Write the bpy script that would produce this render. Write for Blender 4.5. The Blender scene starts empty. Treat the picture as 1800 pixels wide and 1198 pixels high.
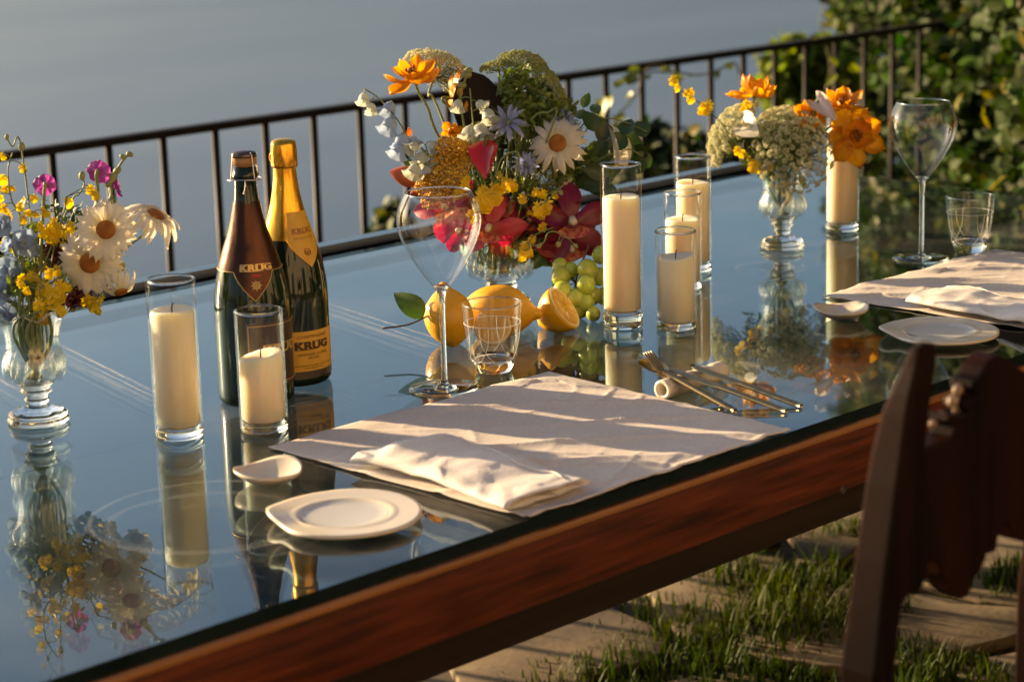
import bpy, math, random
import numpy as np
from mathutils import Matrix, Vector, noise as mnoise
random.seed(7); rng = np.random.default_rng(11)
PI = math.pi
S = bpy.context.scene
COL = S.collection

# ------------------------------------------------------------------ camera
FPX, CX, CY = 3900.0, 900.0, 599.0
ZT = 0.75                                   # top of the table glass
pitch, roll, yaw = math.radians(13.04), 0.02798, math.radians(45.17)
fwd = Vector((math.cos(yaw)*math.cos(pitch), math.sin(yaw)*math.cos(pitch), -math.sin(pitch)))
rgt = Vector((math.sin(yaw), -math.cos(yaw), 0)); up0 = rgt.cross(fwd)
CR = math.cos(roll)*rgt - math.sin(roll)*up0
CU = math.cos(roll)*up0 + math.sin(roll)*rgt
CF = fwd
CAM = Vector((0, 0, ZT+0.69))
cam = bpy.data.cameras.new('camera'); camo = bpy.data.objects.new('camera', cam); COL.objects.link(camo)
camo.matrix_world = Matrix(((CR.x, CU.x, -CF.x, CAM.x), (CR.y, CU.y, -CF.y, CAM.y), (CR.z, CU.z, -CF.z, CAM.z), (0, 0, 0, 1)))
cam.sensor_width = 36; cam.lens = 78; cam.clip_start = 0.05; cam.clip_end = 100000
cam.dof.use_dof = True; cam.dof.focus_distance = 2.95; cam.dof.aperture_fstop = 6.0
S.camera = camo

# ------------------------------------------------------------------ light
SUN_EL = math.radians(14)
sdir = (-0.88*rgt + 0.47*Vector((math.cos(yaw), math.sin(yaw), 0))).normalized()
sdir3 = Vector((sdir.x*math.cos(SUN_EL), sdir.y*math.cos(SUN_EL), math.sin(SUN_EL)))
w = bpy.data.worlds.new('World'); S.world = w; w.use_nodes = True
nt = w.node_tree; bg = nt.nodes['Background']
sky = nt.nodes.new('ShaderNodeTexSky'); sky.sky_type = 'NISHITA'; sky.sun_disc = False
sky.sun_elevation = SUN_EL; sky.sun_rotation = math.atan2(sdir.x, sdir.y)
sky.altitude = 50; sky.air_density = 0.85; sky.dust_density = 3.4; sky.ozone_density = 1.9
nt.links.new(sky.outputs[0], bg.inputs[0]); bg.inputs[1].default_value = 0.06
sun = bpy.data.lights.new('sun', 'SUN'); suno = bpy.data.objects.new('sun', sun); COL.objects.link(suno)
sun.energy = 5.0; sun.angle = math.radians(0.55); sun.color = (1.0, 0.70, 0.38)
suno.rotation_euler = sdir3.to_track_quat('Z', 'Y').to_euler()
suno.location = (0, 0, 30)
S.view_settings.view_transform = 'Standard'; S.view_settings.look = 'None'
S.view_settings.exposure = 1.55; S.view_settings.gamma = 1.0; S.view_settings.use_curve_mapping = False
S.render.engine = 'CYCLES'
cy = S.cycles
cy.use_denoising = True; cy.max_bounces = 14; cy.transparent_max_bounces = 24; cy.transmission_bounces = 10
cy.glossy_bounces = 6; cy.diffuse_bounces = 4; cy.caustics_reflective = False; cy.caustics_refractive = False
cy.sample_clamp_indirect = 6.0
cy.use_adaptive_sampling = True; cy.adaptive_threshold = 0.012

# ------------------------------------------------------------------ picture -> place helpers
def ray(px, py): return CF + CR*((px-CX)/FPX) - CU*((py-CY)/FPX)
def at(px, py, z=ZT):
    d = ray(px, py); return CAM + d*((z-CAM.z)/d.z)
def onY(px, py, Y):
    d = ray(px, py); return CAM + d*((Y-CAM.y)/d.y)
def pt(px, py, dep): return CAM + ray(px, py)*dep
def depth(P): return (Vector(P)-CAM).dot(CF)
def cd(r, u, t): return (CR*r + CU*u - CF*t).normalized()
def frame(pos, z, tw=0.0, ref=None):
    z = Vector(z).normalized(); ref = ref or (Vector((0, 0, 1)) if abs(z.z) < .95 else Vector((0, 1, 0)))
    x = ref.cross(z).normalized(); y = z.cross(x)
    m = Matrix(((x.x, y.x, z.x, pos[0]), (x.y, y.y, z.y, pos[1]), (x.z, y.z, z.z, pos[2]), (0, 0, 0, 1)))
    return m @ Matrix.Rotation(tw, 4, 'Z')
def T(x, y, z): return Matrix.Translation((x, y, z))
def RX(a): return Matrix.Rotation(a, 4, 'X')
def RY(a): return Matrix.Rotation(a, 4, 'Y')
def RZ(a): return Matrix.Rotation(a, 4, 'Z')
def SC(s): return Matrix.Scale(s, 4)

# ------------------------------------------------------------------ mesh helpers
class MB:
    def __init__(s): s.v = []; s.f = []; s.m = []
    def add(s, V, F, mi=0):
        o = len(s.v); s.v += [tuple(p) for p in V]; s.f += [tuple(i+o for i in f) for f in F]; s.m += [mi]*len(F); return s
    def xf(s, M):
        s.v = [tuple(M @ Vector(p)) for p in s.v]; return s
    def mesh(s, name, mats, smooth=True):
        me = bpy.data.meshes.new(name); me.from_pydata(s.v, [], s.f)
        for m in (mats if isinstance(mats, (list, tuple)) else [mats]): me.materials.append(m)
        if any(s.m): me.polygons.foreach_set('material_index', s.m)
        if smooth: me.polygons.foreach_set('use_smooth', [True]*len(s.f))
        me.update(); return me
def box(x0, x1, y0, y1, z0, z1):
    V = [(x, y, z) for z in (z0, z1) for y in (y0, y1) for x in (x0, x1)]
    F = [(0, 2, 3, 1), (4, 5, 7, 6), (0, 1, 5, 4), (2, 6, 7, 3), (0, 4, 6, 2), (1, 3, 7, 5)]
    return V, F
def bbox(x0, x1, y0, y1, z0, z1, b=.003):
    import bmesh
    bm = bmesh.new(); V, F = box(x0, x1, y0, y1, z0, z1)
    vs = [bm.verts.new(v) for v in V]
    for f in F: bm.faces.new([vs[i] for i in f])
    bmesh.ops.bevel(bm, geom=bm.edges[:], offset=b, segments=2, affect='EDGES', profile=.5)
    bm.verts.ensure_lookup_table(); bm.verts.index_update()
    V = [tuple(v.co) for v in bm.verts]; F = [tuple(v.index for v in f.verts) for f in bm.faces]; bm.free(); return V, F
def extrude_poly(pts, d, b=.004):
    """pts: list of 3D points of a flat outline, d: extrusion vector; bevelled solid."""
    import bmesh
    bm = bmesh.new(); a = [bm.verts.new(p) for p in pts]; f = bm.faces.new(a)
    r = bmesh.ops.extrude_face_region(bm, geom=[f])
    bmesh.ops.translate(bm, verts=[g for g in r['geom'] if isinstance(g, bmesh.types.BMVert)], vec=d)
    bmesh.ops.recalc_face_normals(bm, faces=bm.faces[:])
    if b: bmesh.ops.bevel(bm, geom=bm.edges[:], offset=b, segments=2, affect='EDGES', profile=.6, clamp_overlap=True)
    bmesh.ops.triangulate(bm, faces=[f for f in bm.faces if len(f.verts) > 4])
    bm.verts.ensure_lookup_table(); bm.verts.index_update()
    V = [tuple(v.co) for v in bm.verts]; F = [tuple(v.index for v in f.verts) for f in bm.faces]; bm.free(); return V, F
def tube(P, R, n=8, cap=True):
    P = [Vector(p) for p in P]; k = len(P)
    if not hasattr(R, '__len__'): R = [R]*k
    t0 = (P[1]-P[0]).normalized(); nrm = t0.orthogonal().normalized(); V = []; F = []
    for i in range(k):
        t = (P[min(i+1, k-1)]-P[max(i-1, 0)]).normalized()
        nrm = (nrm - t*nrm.dot(t)).normalized(); b = t.cross(nrm)
        for j in range(n):
            a = 2*PI*j/n; V.append(P[i] + (nrm*math.cos(a)+b*math.sin(a))*R[i])
    for i in range(k-1):
        for j in range(n):
            F.append((i*n+j, i*n+(j+1) % n, (i+1)*n+(j+1) % n, (i+1)*n+j))
    if cap: F.append(tuple(range(n-1, -1, -1))); F.append(tuple((k-1)*n+j for j in range(n)))
    return V, F
def bez(pts, n=12):
    """Catmull-Rom through the points."""
    p = [Vector(q) for q in pts]; p = [p[0]*2-p[1]] + p + [p[-1]*2-p[-2]]; out = []
    m = len(p)-3
    for i in range(m):
        for k in range(n if i < m-1 else n+1):
            t = k/n; a, b, c, d = p[i:i+4]
            out.append(.5*((2*b)+(c-a)*t+(2*a-5*b+4*c-d)*t*t+(3*b-a-3*c+d)*t**3))
    return out
def lathe(prof, n=32, mod=None, closed=False, cap=True):
    """prof: (radius, z) list. mod(a, i) multiplies the radius, or returns (mult, dz)."""
    V = []; F = []; k = len(prof)
    for i, (r, z) in enumerate(prof):
        for j in range(n):
            a = 2*PI*j/n; q = mod(a, i) if mod else 1
            m_, dz = q if isinstance(q, tuple) else (q, 0)
            V.append((r*m_*math.cos(a), r*m_*math.sin(a), z+dz))
    for i in range(k-1 if not closed else k):
        i2 = (i+1) % k
        for j in range(n): F.append((i*n+j, i*n+(j+1) % n, i2*n+(j+1) % n, i2*n+j))
    if not closed and cap:
        if prof[0][0] > 0: F.append(tuple(range(n-1, -1, -1)))
        if prof[-1][0] > 0: F.append(tuple((k-1)*n+j for j in range(n)))
    return V, F
def ball(r, c=(0, 0, 0), nu=10, nv=7, sz=(1, 1, 1)):
    V = [(c[0], c[1], c[2]-r*sz[2])]; F = []
    for i in range(1, nv):
        th = -PI/2+PI*i/nv
        for j in range(nu):
            a = 2*PI*j/nu; V.append((c[0]+r*sz[0]*math.cos(th)*math.cos(a), c[1]+r*sz[1]*math.cos(th)*math.sin(a), c[2]+r*sz[2]*math.sin(th)))
    V.append((c[0], c[1], c[2]+r*sz[2])); L = len(V)-1
    for j in range(nu): F.append((0, 1+(j+1) % nu, 1+j))
    for i in range(nv-2):
        for j in range(nu):
            a = 1+i*nu+j; b = 1+i*nu+(j+1) % nu; F.append((a, b, b+nu, a+nu))
    o = 1+(nv-2)*nu
    for j in range(nu): F.append((o+j, o+(j+1) % nu, L))
    return V, F
OCT = (np.array([(1, 0, 0), (-1, 0, 0), (0, 1, 0), (0, -1, 0), (0, 0, 1), (0, 0, -1)], float), [(0, 2, 4), (2, 1, 4), (1, 3, 4), (3, 0, 4), (2, 0, 5), (1, 2, 5), (3, 1, 5), (0, 3, 5)])
def sheet(fn, nu, nv):
    V = [fn(i/nu, j/nv) for i in range(nu+1) for j in range(nv+1)]
    F = [(i*(nv+1)+j, (i+1)*(nv+1)+j, (i+1)*(nv+1)+j+1, i*(nv+1)+j+1) for i in range(nu) for j in range(nv)]
    return V, F
def petal(L, W, prof, zc, cup=0.0, nu=7, nv=4, wave=0.0, ph=0.0, tip=0.0):
    def fn(t, s):
        v = 2*s-1; wd = prof(t)
        x = v*W/2*wd; y = L*t - tip*L*v*v*(t**4)
        z = L*zc(t) + cup*W*wd*v*v + wave*W*math.sin(v*5+ph+t*4)*t*wd
        return (x, y, z)
    return sheet(fn, nu, nv)
def scatter(base_v, base_f, mats4):
    """numpy: many copies of a small shape. mats4: (N,4,4)."""
    bv = np.asarray(base_v, float); n = len(bv); N = len(mats4)
    h = np.concatenate([bv, np.ones((n, 1))], 1)
    V = np.einsum('nij,vj->nvi', mats4, h)[:, :, :3].reshape(-1, 3)
    F = []
    for f in base_f:
        F.append((np.array(f)[None, :] + (np.arange(N)*n)[:, None]))
    F = [tuple(r) for blk in F for r in blk.tolist()]
    return V.tolist(), F
def rand_mats(P, Z, size, twist=None, jitter=.0):
    P = np.asarray(P, float); N = len(P); Z = np.asarray(Z, float)+rng.normal(0, jitter, (N, 3))
    Z /= np.linalg.norm(Z, axis=1)[:, None]+1e-9
    ref = rng.normal(0, 1, (N, 3)); X = np.cross(ref, Z); X /= np.linalg.norm(X, axis=1)[:, None]+1e-9; Y = np.cross(Z, X)
    s = np.broadcast_to(size, (N,))[:, None]; M = np.zeros((N, 4, 4)); M[:, :3, 0] = X*s; M[:, :3, 1] = Y*s; M[:, :3, 2] = Z*s; M[:, :3, 3] = P; M[:, 3, 3] = 1
    return M

# ------------------------------------------------------------------ objects
RM = {}
def thing(name, label, cat, M, group=None, kind=None):
    o = bpy.data.objects.new(name, None); COL.objects.link(o)
    if not isinstance(M, Matrix): M = T(*M)
    o.matrix_world = M; RM[o.name] = M.copy(); o.empty_display_size = .03
    o['label'] = label; o['category'] = cat
    if group: o['group'] = group
    if kind: o['kind'] = kind
    return o
def part(name, me, parent, L=None, W=None, label=None, kind=None):
    o = bpy.data.objects.new(name, me); COL.objects.link(o); o.parent = parent
    if L is None: L = RM[parent.name].inverted() @ W if W is not None else Matrix.Identity(4)
    o.matrix_basis = L; RM[o.name] = RM[parent.name] @ L
    if label: o['label'] = label
    if kind: o['kind'] = kind
    return o
def partw(name, me, parent, L=None, W=None, **k):
    """like part(), for shapes already laid out in world space."""
    return part(name, me, parent, L, W if W is not None else Matrix.Identity(4), **k)
def solo(name, me, label, cat, M=None, group=None, kind=None):
    o = bpy.data.objects.new(name, me); COL.objects.link(o)
    M = M or Matrix.Identity(4); o.matrix_world = M; RM[o.name] = M.copy()
    if label: o['label'] = label
    if cat: o['category'] = cat
    if group: o['group'] = group
    if kind: o['kind'] = kind
    return o
def structure(name, me, label=None): return solo(name, me, label, None, kind='structure')

# ------------------------------------------------------------------ materials
def mat(name, c1, c2=None, scale=40, stretch=(1, 1, 1), rough=.5, bump=0.0, trans=0.0, metal=0.0, coat=0.0, sss=0.0, sssr=(1, .6, .3), ssss=.01,
        grad=None, gl=(0, .03), island=0.0, orand=0.0, spec=.5, tint=None, detail=4, contrast=(.35, .65), bscale=None, gaxis=1, tr_tint=1.25):
    m = bpy.data.materials.new(name); m.use_nodes = True; nt = m.node_tree; N = nt.nodes; K = nt.links
    b = N['Principled BSDF']; out = N['Material Output']
    b.inputs['Roughness'].default_value = rough; b.inputs['Metallic'].default_value = metal
    b.inputs['Specular IOR Level'].default_value = spec
    b.inputs['Coat Weight'].default_value = coat; b.inputs['Coat Roughness'].default_value = .08
    tc = N.new('ShaderNodeTexCoord'); mp = N.new('ShaderNodeMapping'); mp.inputs['Scale'].default_value = stretch
    K.new(tc.outputs['Object'], mp.inputs[0])
    nz = N.new('ShaderNodeTexNoise'); nz.inputs['Scale'].default_value = scale; nz.inputs['Detail'].default_value = detail
    K.new(mp.outputs[0], nz.inputs['Vector'])
    mr = N.new('ShaderNodeMapRange'); mr.inputs[1].default_value = contrast[0]; mr.inputs[2].default_value = contrast[1]; K.new(nz.outputs[0], mr.inputs[0])
    mx = N.new('ShaderNodeMix'); mx.data_type = 'RGBA'; K.new(mr.outputs[0], mx.inputs[0])
    mx.inputs[6].default_value = (*c1, 1); mx.inputs[7].default_value = (*(c2 or c1), 1)
    colr = mx.outputs[2]
    if grad:
        sp = N.new('ShaderNodeSeparateXYZ'); K.new(tc.outputs['Object'], sp.inputs[0])
        g = N.new('ShaderNodeMapRange'); g.inputs[1].default_value = gl[0]; g.inputs[2].default_value = gl[1]; K.new(sp.outputs[gaxis], g.inputs[0])
        g2 = N.new('ShaderNodeMix'); g2.data_type = 'RGBA'; K.new(g.outputs[0], g2.inputs[0]); g2.inputs[6].default_value = (*grad, 1); K.new(colr, g2.inputs[7]); colr = g2.outputs[2]
    if island or orand:
        hs = N.new('ShaderNodeHueSaturation'); K.new(colr, hs.inputs['Color'])
        if island: gi = N.new('ShaderNodeNewGeometry'); src = gi.outputs['Random Per Island']; amt = island
        else: gi = N.new('ShaderNodeObjectInfo'); src = gi.outputs['Random']; amt = orand
        v = N.new('ShaderNodeMapRange'); v.inputs[3].default_value = 1-amt; v.inputs[4].default_value = 1+amt; K.new(src, v.inputs[0]); K.new(v.outputs[0], hs.inputs['Value'])
        h = N.new('ShaderNodeMapRange'); h.inputs[3].default_value = .5-amt*.05; h.inputs[4].default_value = .5+amt*.05; K.new(src, h.inputs[0]); K.new(h.outputs[0], hs.inputs['Hue'])
        colr = hs.outputs[0]
    K.new(colr, b.inputs['Base Color'])
    if sss:
        b.inputs['Subsurface Weight'].default_value = sss; b.inputs['Subsurface Radius'].default_value = sssr; b.inputs['Subsurface Scale'].default_value = ssss
    if bump:
        bn = N.new('ShaderNodeBump'); bn.inputs['Strength'].default_value = bump; bn.inputs['Distance'].default_value = .002
        if bscale:
            nb = N.new('ShaderNodeTexNoise'); nb.inputs['Scale'].default_value = bscale; nb.inputs['Detail'].default_value = 3; K.new(mp.outputs[0], nb.inputs['Vector']); K.new(nb.outputs[0], bn.inputs['Height'])
        else: K.new(nz.outputs[0], bn.inputs['Height'])
        K.new(bn.outputs[0], b.inputs['Normal'])
    if trans:
        tl = N.new('ShaderNodeBsdfTranslucent'); ms = N.new('ShaderNodeMixShader'); ms.inputs[0].default_value = trans
        if tr_tint != 1:
            h2 = N.new('ShaderNodeHueSaturation'); h2.inputs['Saturation'].default_value = tr_tint; K.new(colr, h2.inputs['Color']); K.new(h2.outputs[0], tl.inputs[0])
        else: K.new(colr, tl.inputs[0])
        K.new(b.outputs[0], ms.inputs[1]); K.new(tl.outputs[0], ms.inputs[2]); K.new(ms.outputs[0], out.inputs[0])
    return m
def thin_glass(name, tint=(.97, .98, .97), ior=1.45, rough=0.0, bump=0.0, scale=30, boost=1.0, gcol=(1, 1, 1)):
    m = bpy.data.materials.new(name); m.use_nodes = True; nt = m.node_tree; N = nt.nodes; K = nt.links
    N.remove(N['Principled BSDF']); out = N['Material Output']
    t = N.new('ShaderNodeBsdfTransparent'); t.inputs[0].default_value = (*tint, 1)
    g = N.new('ShaderNodeBsdfGlossy'); g.inputs['Roughness'].default_value = rough; g.inputs[0].default_value = (*gcol, 1)
    f = N.new('ShaderNodeLayerWeight'); f.inputs['Blend'].default_value = .5     # Schlick, the same for both sides of the wall
    f0 = ((ior-1)/(ior+1))**2
    pw = N.new('ShaderNodeMath'); pw.operation = 'POWER'; pw.inputs[1].default_value = 5; K.new(f.outputs['Facing'], pw.inputs[0])
    ma = N.new('ShaderNodeMath'); ma.operation = 'MULTIPLY_ADD'; ma.inputs[1].default_value = 1-f0; ma.inputs[2].default_value = f0; K.new(pw.outputs[0], ma.inputs[0])
    ms = N.new('ShaderNodeMixShader')
    mu = N.new('ShaderNodeMath'); mu.operation = 'MULTIPLY'; mu.use_clamp = True; mu.inputs[1].default_value = boost
    K.new(ma.outputs[0], mu.inputs[0]); K.new(mu.outputs[0], ms.inputs[0]); K.new(t.outputs[0], ms.inputs[1]); K.new(g.outputs[0], ms.inputs[2]); K.new(ms.outputs[0], out.inputs[0])
    if bump:
        tc = N.new('ShaderNodeTexCoord'); nz = N.new('ShaderNodeTexNoise'); nz.inputs['Scale'].default_value = scale; K.new(tc.outputs['Object'], nz.inputs['Vector'])
        b = N.new('ShaderNodeBump'); b.inputs['Strength'].default_value = bump; b.inputs['Distance'].default_value = .003; K.new(nz.outputs[0], b.inputs['Height'])
        K.new(b.outputs[0], g.inputs['Normal']); K.new(b.outputs[0], f.inputs['Normal'])
    return m
def solid_glass(name, tint=(.97, .98, .97), ior=1.48):
    m = bpy.data.materials.new(name); m.use_nodes = True; nt = m.node_tree; N = nt.nodes; K = nt.links
    N.remove(N['Principled BSDF']); g = N.new('ShaderNodeBsdfGlass'); g.inputs[0].default_value = (*tint, 1); g.inputs['IOR'].default_value = ior; g.inputs['Roughness'].default_value = 0.0
    K.new(g.outputs[0], N['Material Output'].inputs[0]); return m
# ================================================================== setting
# --- sea
def sea_material():
    m = mat('sea_water', (.016, .033, .052), (.074, .087, .096), scale=1, stretch=(.0035, .014, .01), rough=.24, spec=.5, detail=5, contrast=(.3, .7))
    nt = m.node_tree; N = nt.nodes; K = nt.links; b = N['Principled BSDF']
    tc = N.new('ShaderNodeTexCoord'); mp = N.new('ShaderNodeMapping'); mp.inputs['Scale'].default_value = (.02, .05, .05); mp.inputs['Rotation'].default_value = (0, 0, .7)
    K.new(tc.outputs['Object'], mp.inputs[0])
    nz = N.new('ShaderNodeTexNoise'); nz.inputs['Scale'].default_value = 1.0; nz.inputs['Detail'].default_value = 5; K.new(mp.outputs[0], nz.inputs['Vector'])
    bn = N.new('ShaderNodeBump'); bn.inputs['Strength'].default_value = .12; bn.inputs['Distance'].default_value = 1.0; K.new(nz.outputs[0], bn.inputs['Height']); K.new(bn.outputs[0], b.inputs['Normal'])
    return m
M_SEA = sea_material()
structure('sea', MB().add([(-40000, 30, -60), (60000, 30, -60), (60000, 60000, -60), (-40000, 60000, -60)], [(0, 1, 2, 3)]).mesh('sea', M_SEA, False))

# --- ground: patio soil, paving stones, lower terrace, hillside
M_SOIL = mat('soil', (.045, .036, .022), (.085, .066, .04), scale=14, rough=.95, bump=.6, detail=8)
M_STONE = mat('sandstone', (.07, .050, .030), (.20, .145, .082), scale=5, rough=.9, bump=.6, detail=8, orand=.16, bscale=60)
M_CLIFF = mat('hill_earth', (.05, .06, .025), (.10, .09, .05), scale=1.5, rough=.95, bump=.5)
def ground_mesh():
    def fn(u, v):
        x = -6+22*u; y = -5+9.0*v; return (x, y, -.035+.012*mnoise.noise(Vector((x*1.3, y*1.3, 0))))
    return MB().add(*sheet(fn, 70, 40)).mesh('ground', M_SOIL)
GROUND = structure('ground', ground_mesh())
structure('terrace', MB().add(*box(-6, 16, 4.0, 4.75, -1.2, -.27)).mesh('terrace', M_STONE, False))
def hill_fn(u, v):
    x = -30+70*u; y = 4.75+40*v*v; z = -.75-30*v**1.6*1.6+.25*mnoise.noise(Vector((x*.5, y*.4, 1)))*(.2+3*v); return (x, y, z)
structure('hillside', MB().add(*sheet(hill_fn, 60, 24)).mesh('hillside', M_CLIFF))
# flagstones: irregular polygons from a jittered grid
def flagstones():
    cw, ch = .50, .43; pos = {}
    ni, nj = range(0, 9), range(0, 7)
    X0, Y0 = 1.35, .75
    for i in range(0, 11):
        for j in range(0, 9):
            pos[i, j] = Vector((X0+i*cw+rng.uniform(-.09, .09)+(.2 if j % 2 else 0), Y0+j*ch+rng.uniform(-.07, .07), 0))
    n = 0
    for i in range(0, 10):
        for j in range(0, 8):
            q = [pos[i, j], pos[i+1, j], pos[i+1, j+1], pos[i, j+1]]; c = sum(q, Vector())/4
            ring = []
            for a in range(4):
                p, r = q[a], q[(a+1) % 4]
                for t in (.14, .38, .62, .86):
                    e = p.lerp(r, t); e = c + (e-c)*(.86 if t != .5 else .95); ring.append((e.x-c.x+rng.uniform(-.03, .03), e.y-c.y+rng.uniform(-.03, .03), -.03))
            V, F = extrude_poly(ring, Vector((0, 0, .016+rng.uniform(-.006, .008))), .004)
            me = MB().add(V, F).mesh('paving_stone', M_STONE)
            partw('paving_stone', me, GROUND, T(c.x, c.y, 0)); n += 1
flagstones()
# grass in the joints
M_GRASS = mat('grass_blade', (.030, .052, .006), (.07, .088, .014), scale=3, rough=.6, spec=.2, trans=.35, island=.45)
def grass(tufts, name, label):
    P = []; H = []
    for (px, py, n, r, h) in tufts:
        n = int(n*.32); r *= .62
        c = at(px, py, 0)
        for _ in range(n):
            d = rng.normal(0, r, 2); P.append((c.x+d[0], c.y+d[1], -.025)); H.append(.62*h*rng.uniform(.45, 1.15)*math.exp(-(d[0]**2+d[1]**2)/(3*r*r)))
    P = np.array(P); hh = np.array(H); n = len(P)
    base = [(-.5, 0, 0), (.5, 0, 0), (.4, .10, .45), (-.4, .10, .45), (.22, .30, .8), (-.22, .30, .8), (0, .55, 1)]; F = [(0, 1, 2, 3), (3, 2, 4, 5), (5, 4, 6)]
    M = np.zeros((n, 4, 4)); a = rng.uniform(0, 2*PI, n); ww = rng.uniform(.003, .0075, n); ln = rng.uniform(.2, 1.3, n)
    M[:, 0, 0] = np.cos(a)*ww; M[:, 1, 0] = np.sin(a)*ww; M[:, 0, 1] = -np.sin(a)*hh*ln; M[:, 1, 1] = np.cos(a)*hh*ln; M[:, 2, 2] = hh; M[:, :3, 3] = P; M[:, 3, 3] = 1
    V, F = scatter(base, F, M); return solo(name, MB().add(V, F).mesh(name, M_GRASS), label, 'grass', kind='stuff')
tf = [(1300, 1010, 700, .10, .15), (1380, 1050, 900, .12, .17), (1340, 1110, 900, .12, .16), (1440, 1090, 800, .11, .16), (1250, 1090, 700, .11, .12), (1180, 1130, 700, .12, .11), (1280, 1170, 800, .12, .12), (1080, 1170, 600, .12, .10), (1450, 1010, 500, .08, .15), (1500, 930, 350, .07, .12),
      (1600, 1140, 600, .08, .10), (1660, 1165, 700, .10, .10), (1740, 1180, 600, .09, .10), (1620, 1190, 600, .08, .11), (1770, 1010, 500, .07, .10), (1790, 990, 400, .06, .10), (1400, 1185, 500, .10, .08), (1420, 930, 250, .08, .09), (1160, 1060, 350, .10, .08), (1000, 1190, 500, .12, .09), (1540, 1060, 500, .08, .13)]
for i in range(36): tf.append((rng.uniform(900, 1850), rng.uniform(900, 1230), 60, .09, .06))
grass(tf, 'grass', 'grass tufts growing between the paving stones under the table')

# --- railing
M_IRON = mat('dark_iron', (.012, .009, .007), (.022, .015, .011), scale=25, rough=.55, bump=.15, spec=.2)
YR = 4.491
rail = thing('railing', 'dark iron balustrade with upright bars between the table and the sea', 'railing', T(2.4, YR, -.27))
partw('top_rail', MB().add(*bbox(-2.2, 9.0, YR-.022, YR+.022, .712, .732, .005)).mesh('top_rail', M_IRON), rail)
partw('bottom_rail', MB().add(*bbox(-2.2, 9.0, YR-.018, YR+.018, -.19, -.172, .004)).mesh('bottom_rail', M_IRON), rail)
V, F = tube([(0, 0, -.44), (0, 0, .442)], .0098, 12); barme = MB().add(V, F).mesh('baluster', M_IRON)
for k in range(-24, 38):
    partw('baluster', barme, rail, W=T(2.937+.1627*k, YR, .27) @ RZ(.0))
for x in (-2.1, 2.4, 7.0): partw('post', MB().add(*bbox(x-.02, x+.02, YR-.02, YR+.02, -.27, .7115, .004)).mesh('post', M_IRON), rail)

# --- the house added unseen behind the camera: sunlit stucco that throws warm light on the table's near side
M_ADDED_STUCCO = mat('added_ochre_stucco', (.38, .31, .22), (.44, .365, .265), scale=1.2, rough=.9, bump=.3, bscale=30)
M_ADDED_SHUT = mat('added_green_shutter', (.03, .07, .05), (.05, .10, .07), scale=10, rough=.6)
M_ADDED_PANE = mat('added_window_pane', (.02, .025, .03), rough=.05)
def bounce_facade():
    g = thing('bounce_facade', 'unseen ochre stucco front added to bounce warm light onto the table', 'bounce_facade', T(2.0, -5.0, 0))
    part('wall', MB().add(*bbox(-9, 9, -.3, 0, -.1, 5.6, .02)).mesh('wall', M_ADDED_STUCCO), g)  # wall of the added unseen facade
    rf = part('roof', MB().add(*extrude_poly([Vector((-9.4, -.6, 5.6)), Vector((-9.4, .55, 5.55)), Vector((-9.4, .55, 5.68)), Vector((-9.4, -.6, 6.3))], Vector((18.8, 0, 0)), .01)).mesh('roof', mat('added_roof_tile', (.20, .08, .04), (.30, .13, .07), scale=8, rough=.85)), g)  # roof of the added unseen facade
    for x in (-6.5, -2.5, 3.5, 7):
        w_ = part('window', MB().add(*bbox(x-.5, x+.5, .0005, .05, 3.4, 4.8, .01)).mesh('window', M_ADDED_SHUT), g); part('pane', MB().add(*box(x-.42, x+.42, .045, .055, 3.48, 4.72)).mesh('pane', M_ADDED_PANE, False), w_)  # windows and panes of the added unseen facade
    for x in (-4.5, .5, 5.2):
        d = part('door', MB().add(*bbox(x-.6, x+.6, .0005, .05, -.03, 2.3, .01)).mesh('door', M_ADDED_SHUT), g); part('pane', MB().add(*box(x-.5, x+.5, .045, .055, .1, 2.2)).mesh('pane', M_ADDED_PANE, False), d)  # doors and panes of the added unseen facade
bounce_facade()
# --- leaf clouds
LEAFV = np.array([(0, 0, 0), (-.28, .3, .06), (0, .3, 0), (.28, .3, .06), (-.26, .62, .05), (0, .64, -.02), (.26, .62, .05), (0, 1, -.12)], float)
LEAFF = [(0, 2, 1), (0, 3, 2), (1, 2, 5, 4), (2, 3, 6, 5), (4, 5, 7), (5, 6, 7)]
M_HEDGE = mat('hedge_leaf', (.013, .036, .004), (.058, .088, .006), scale=8, rough=.62, trans=.32, island=.7, spec=.2)
M_HEDGEY = mat('yellow_leaf', (.17, .16, .012), (.26, .20, .02), scale=8, rough=.45, trans=.4, island=.4)
M_CYP = mat('cypress_leaf', (.022, .045, .012), (.05, .08, .018), scale=8, rough=.6, trans=.25, island=.5)
M_SHRUB = mat('shrub_leaf', (.11, .17, .010), (.20, .24, .018), scale=8, rough=.6, trans=.4, island=.5, spec=.2)
M_BARK = mat('bark', (.06, .045, .03), (.11, .085, .055), scale=30, rough=.9, bump=.6, stretch=(1, 1, .2))
def leaf_mesh(L, W, fold=.15, curl=.25, name='leaf', m=None, prof=None):
    prof = prof or (lambda t: math.sin(PI*min(1, t**.8))**.8 if 0 < t < 1 else .02)
    def fn(t, s):
        v = 2*s-1; wd = prof(t); return (v*W/2*wd, L*t, abs(v)*W*fold*wd-L*curl*t*t)
    V, F = sheet(fn, 7, 4); return MB().add(V, F).mesh(name, m)
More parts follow.
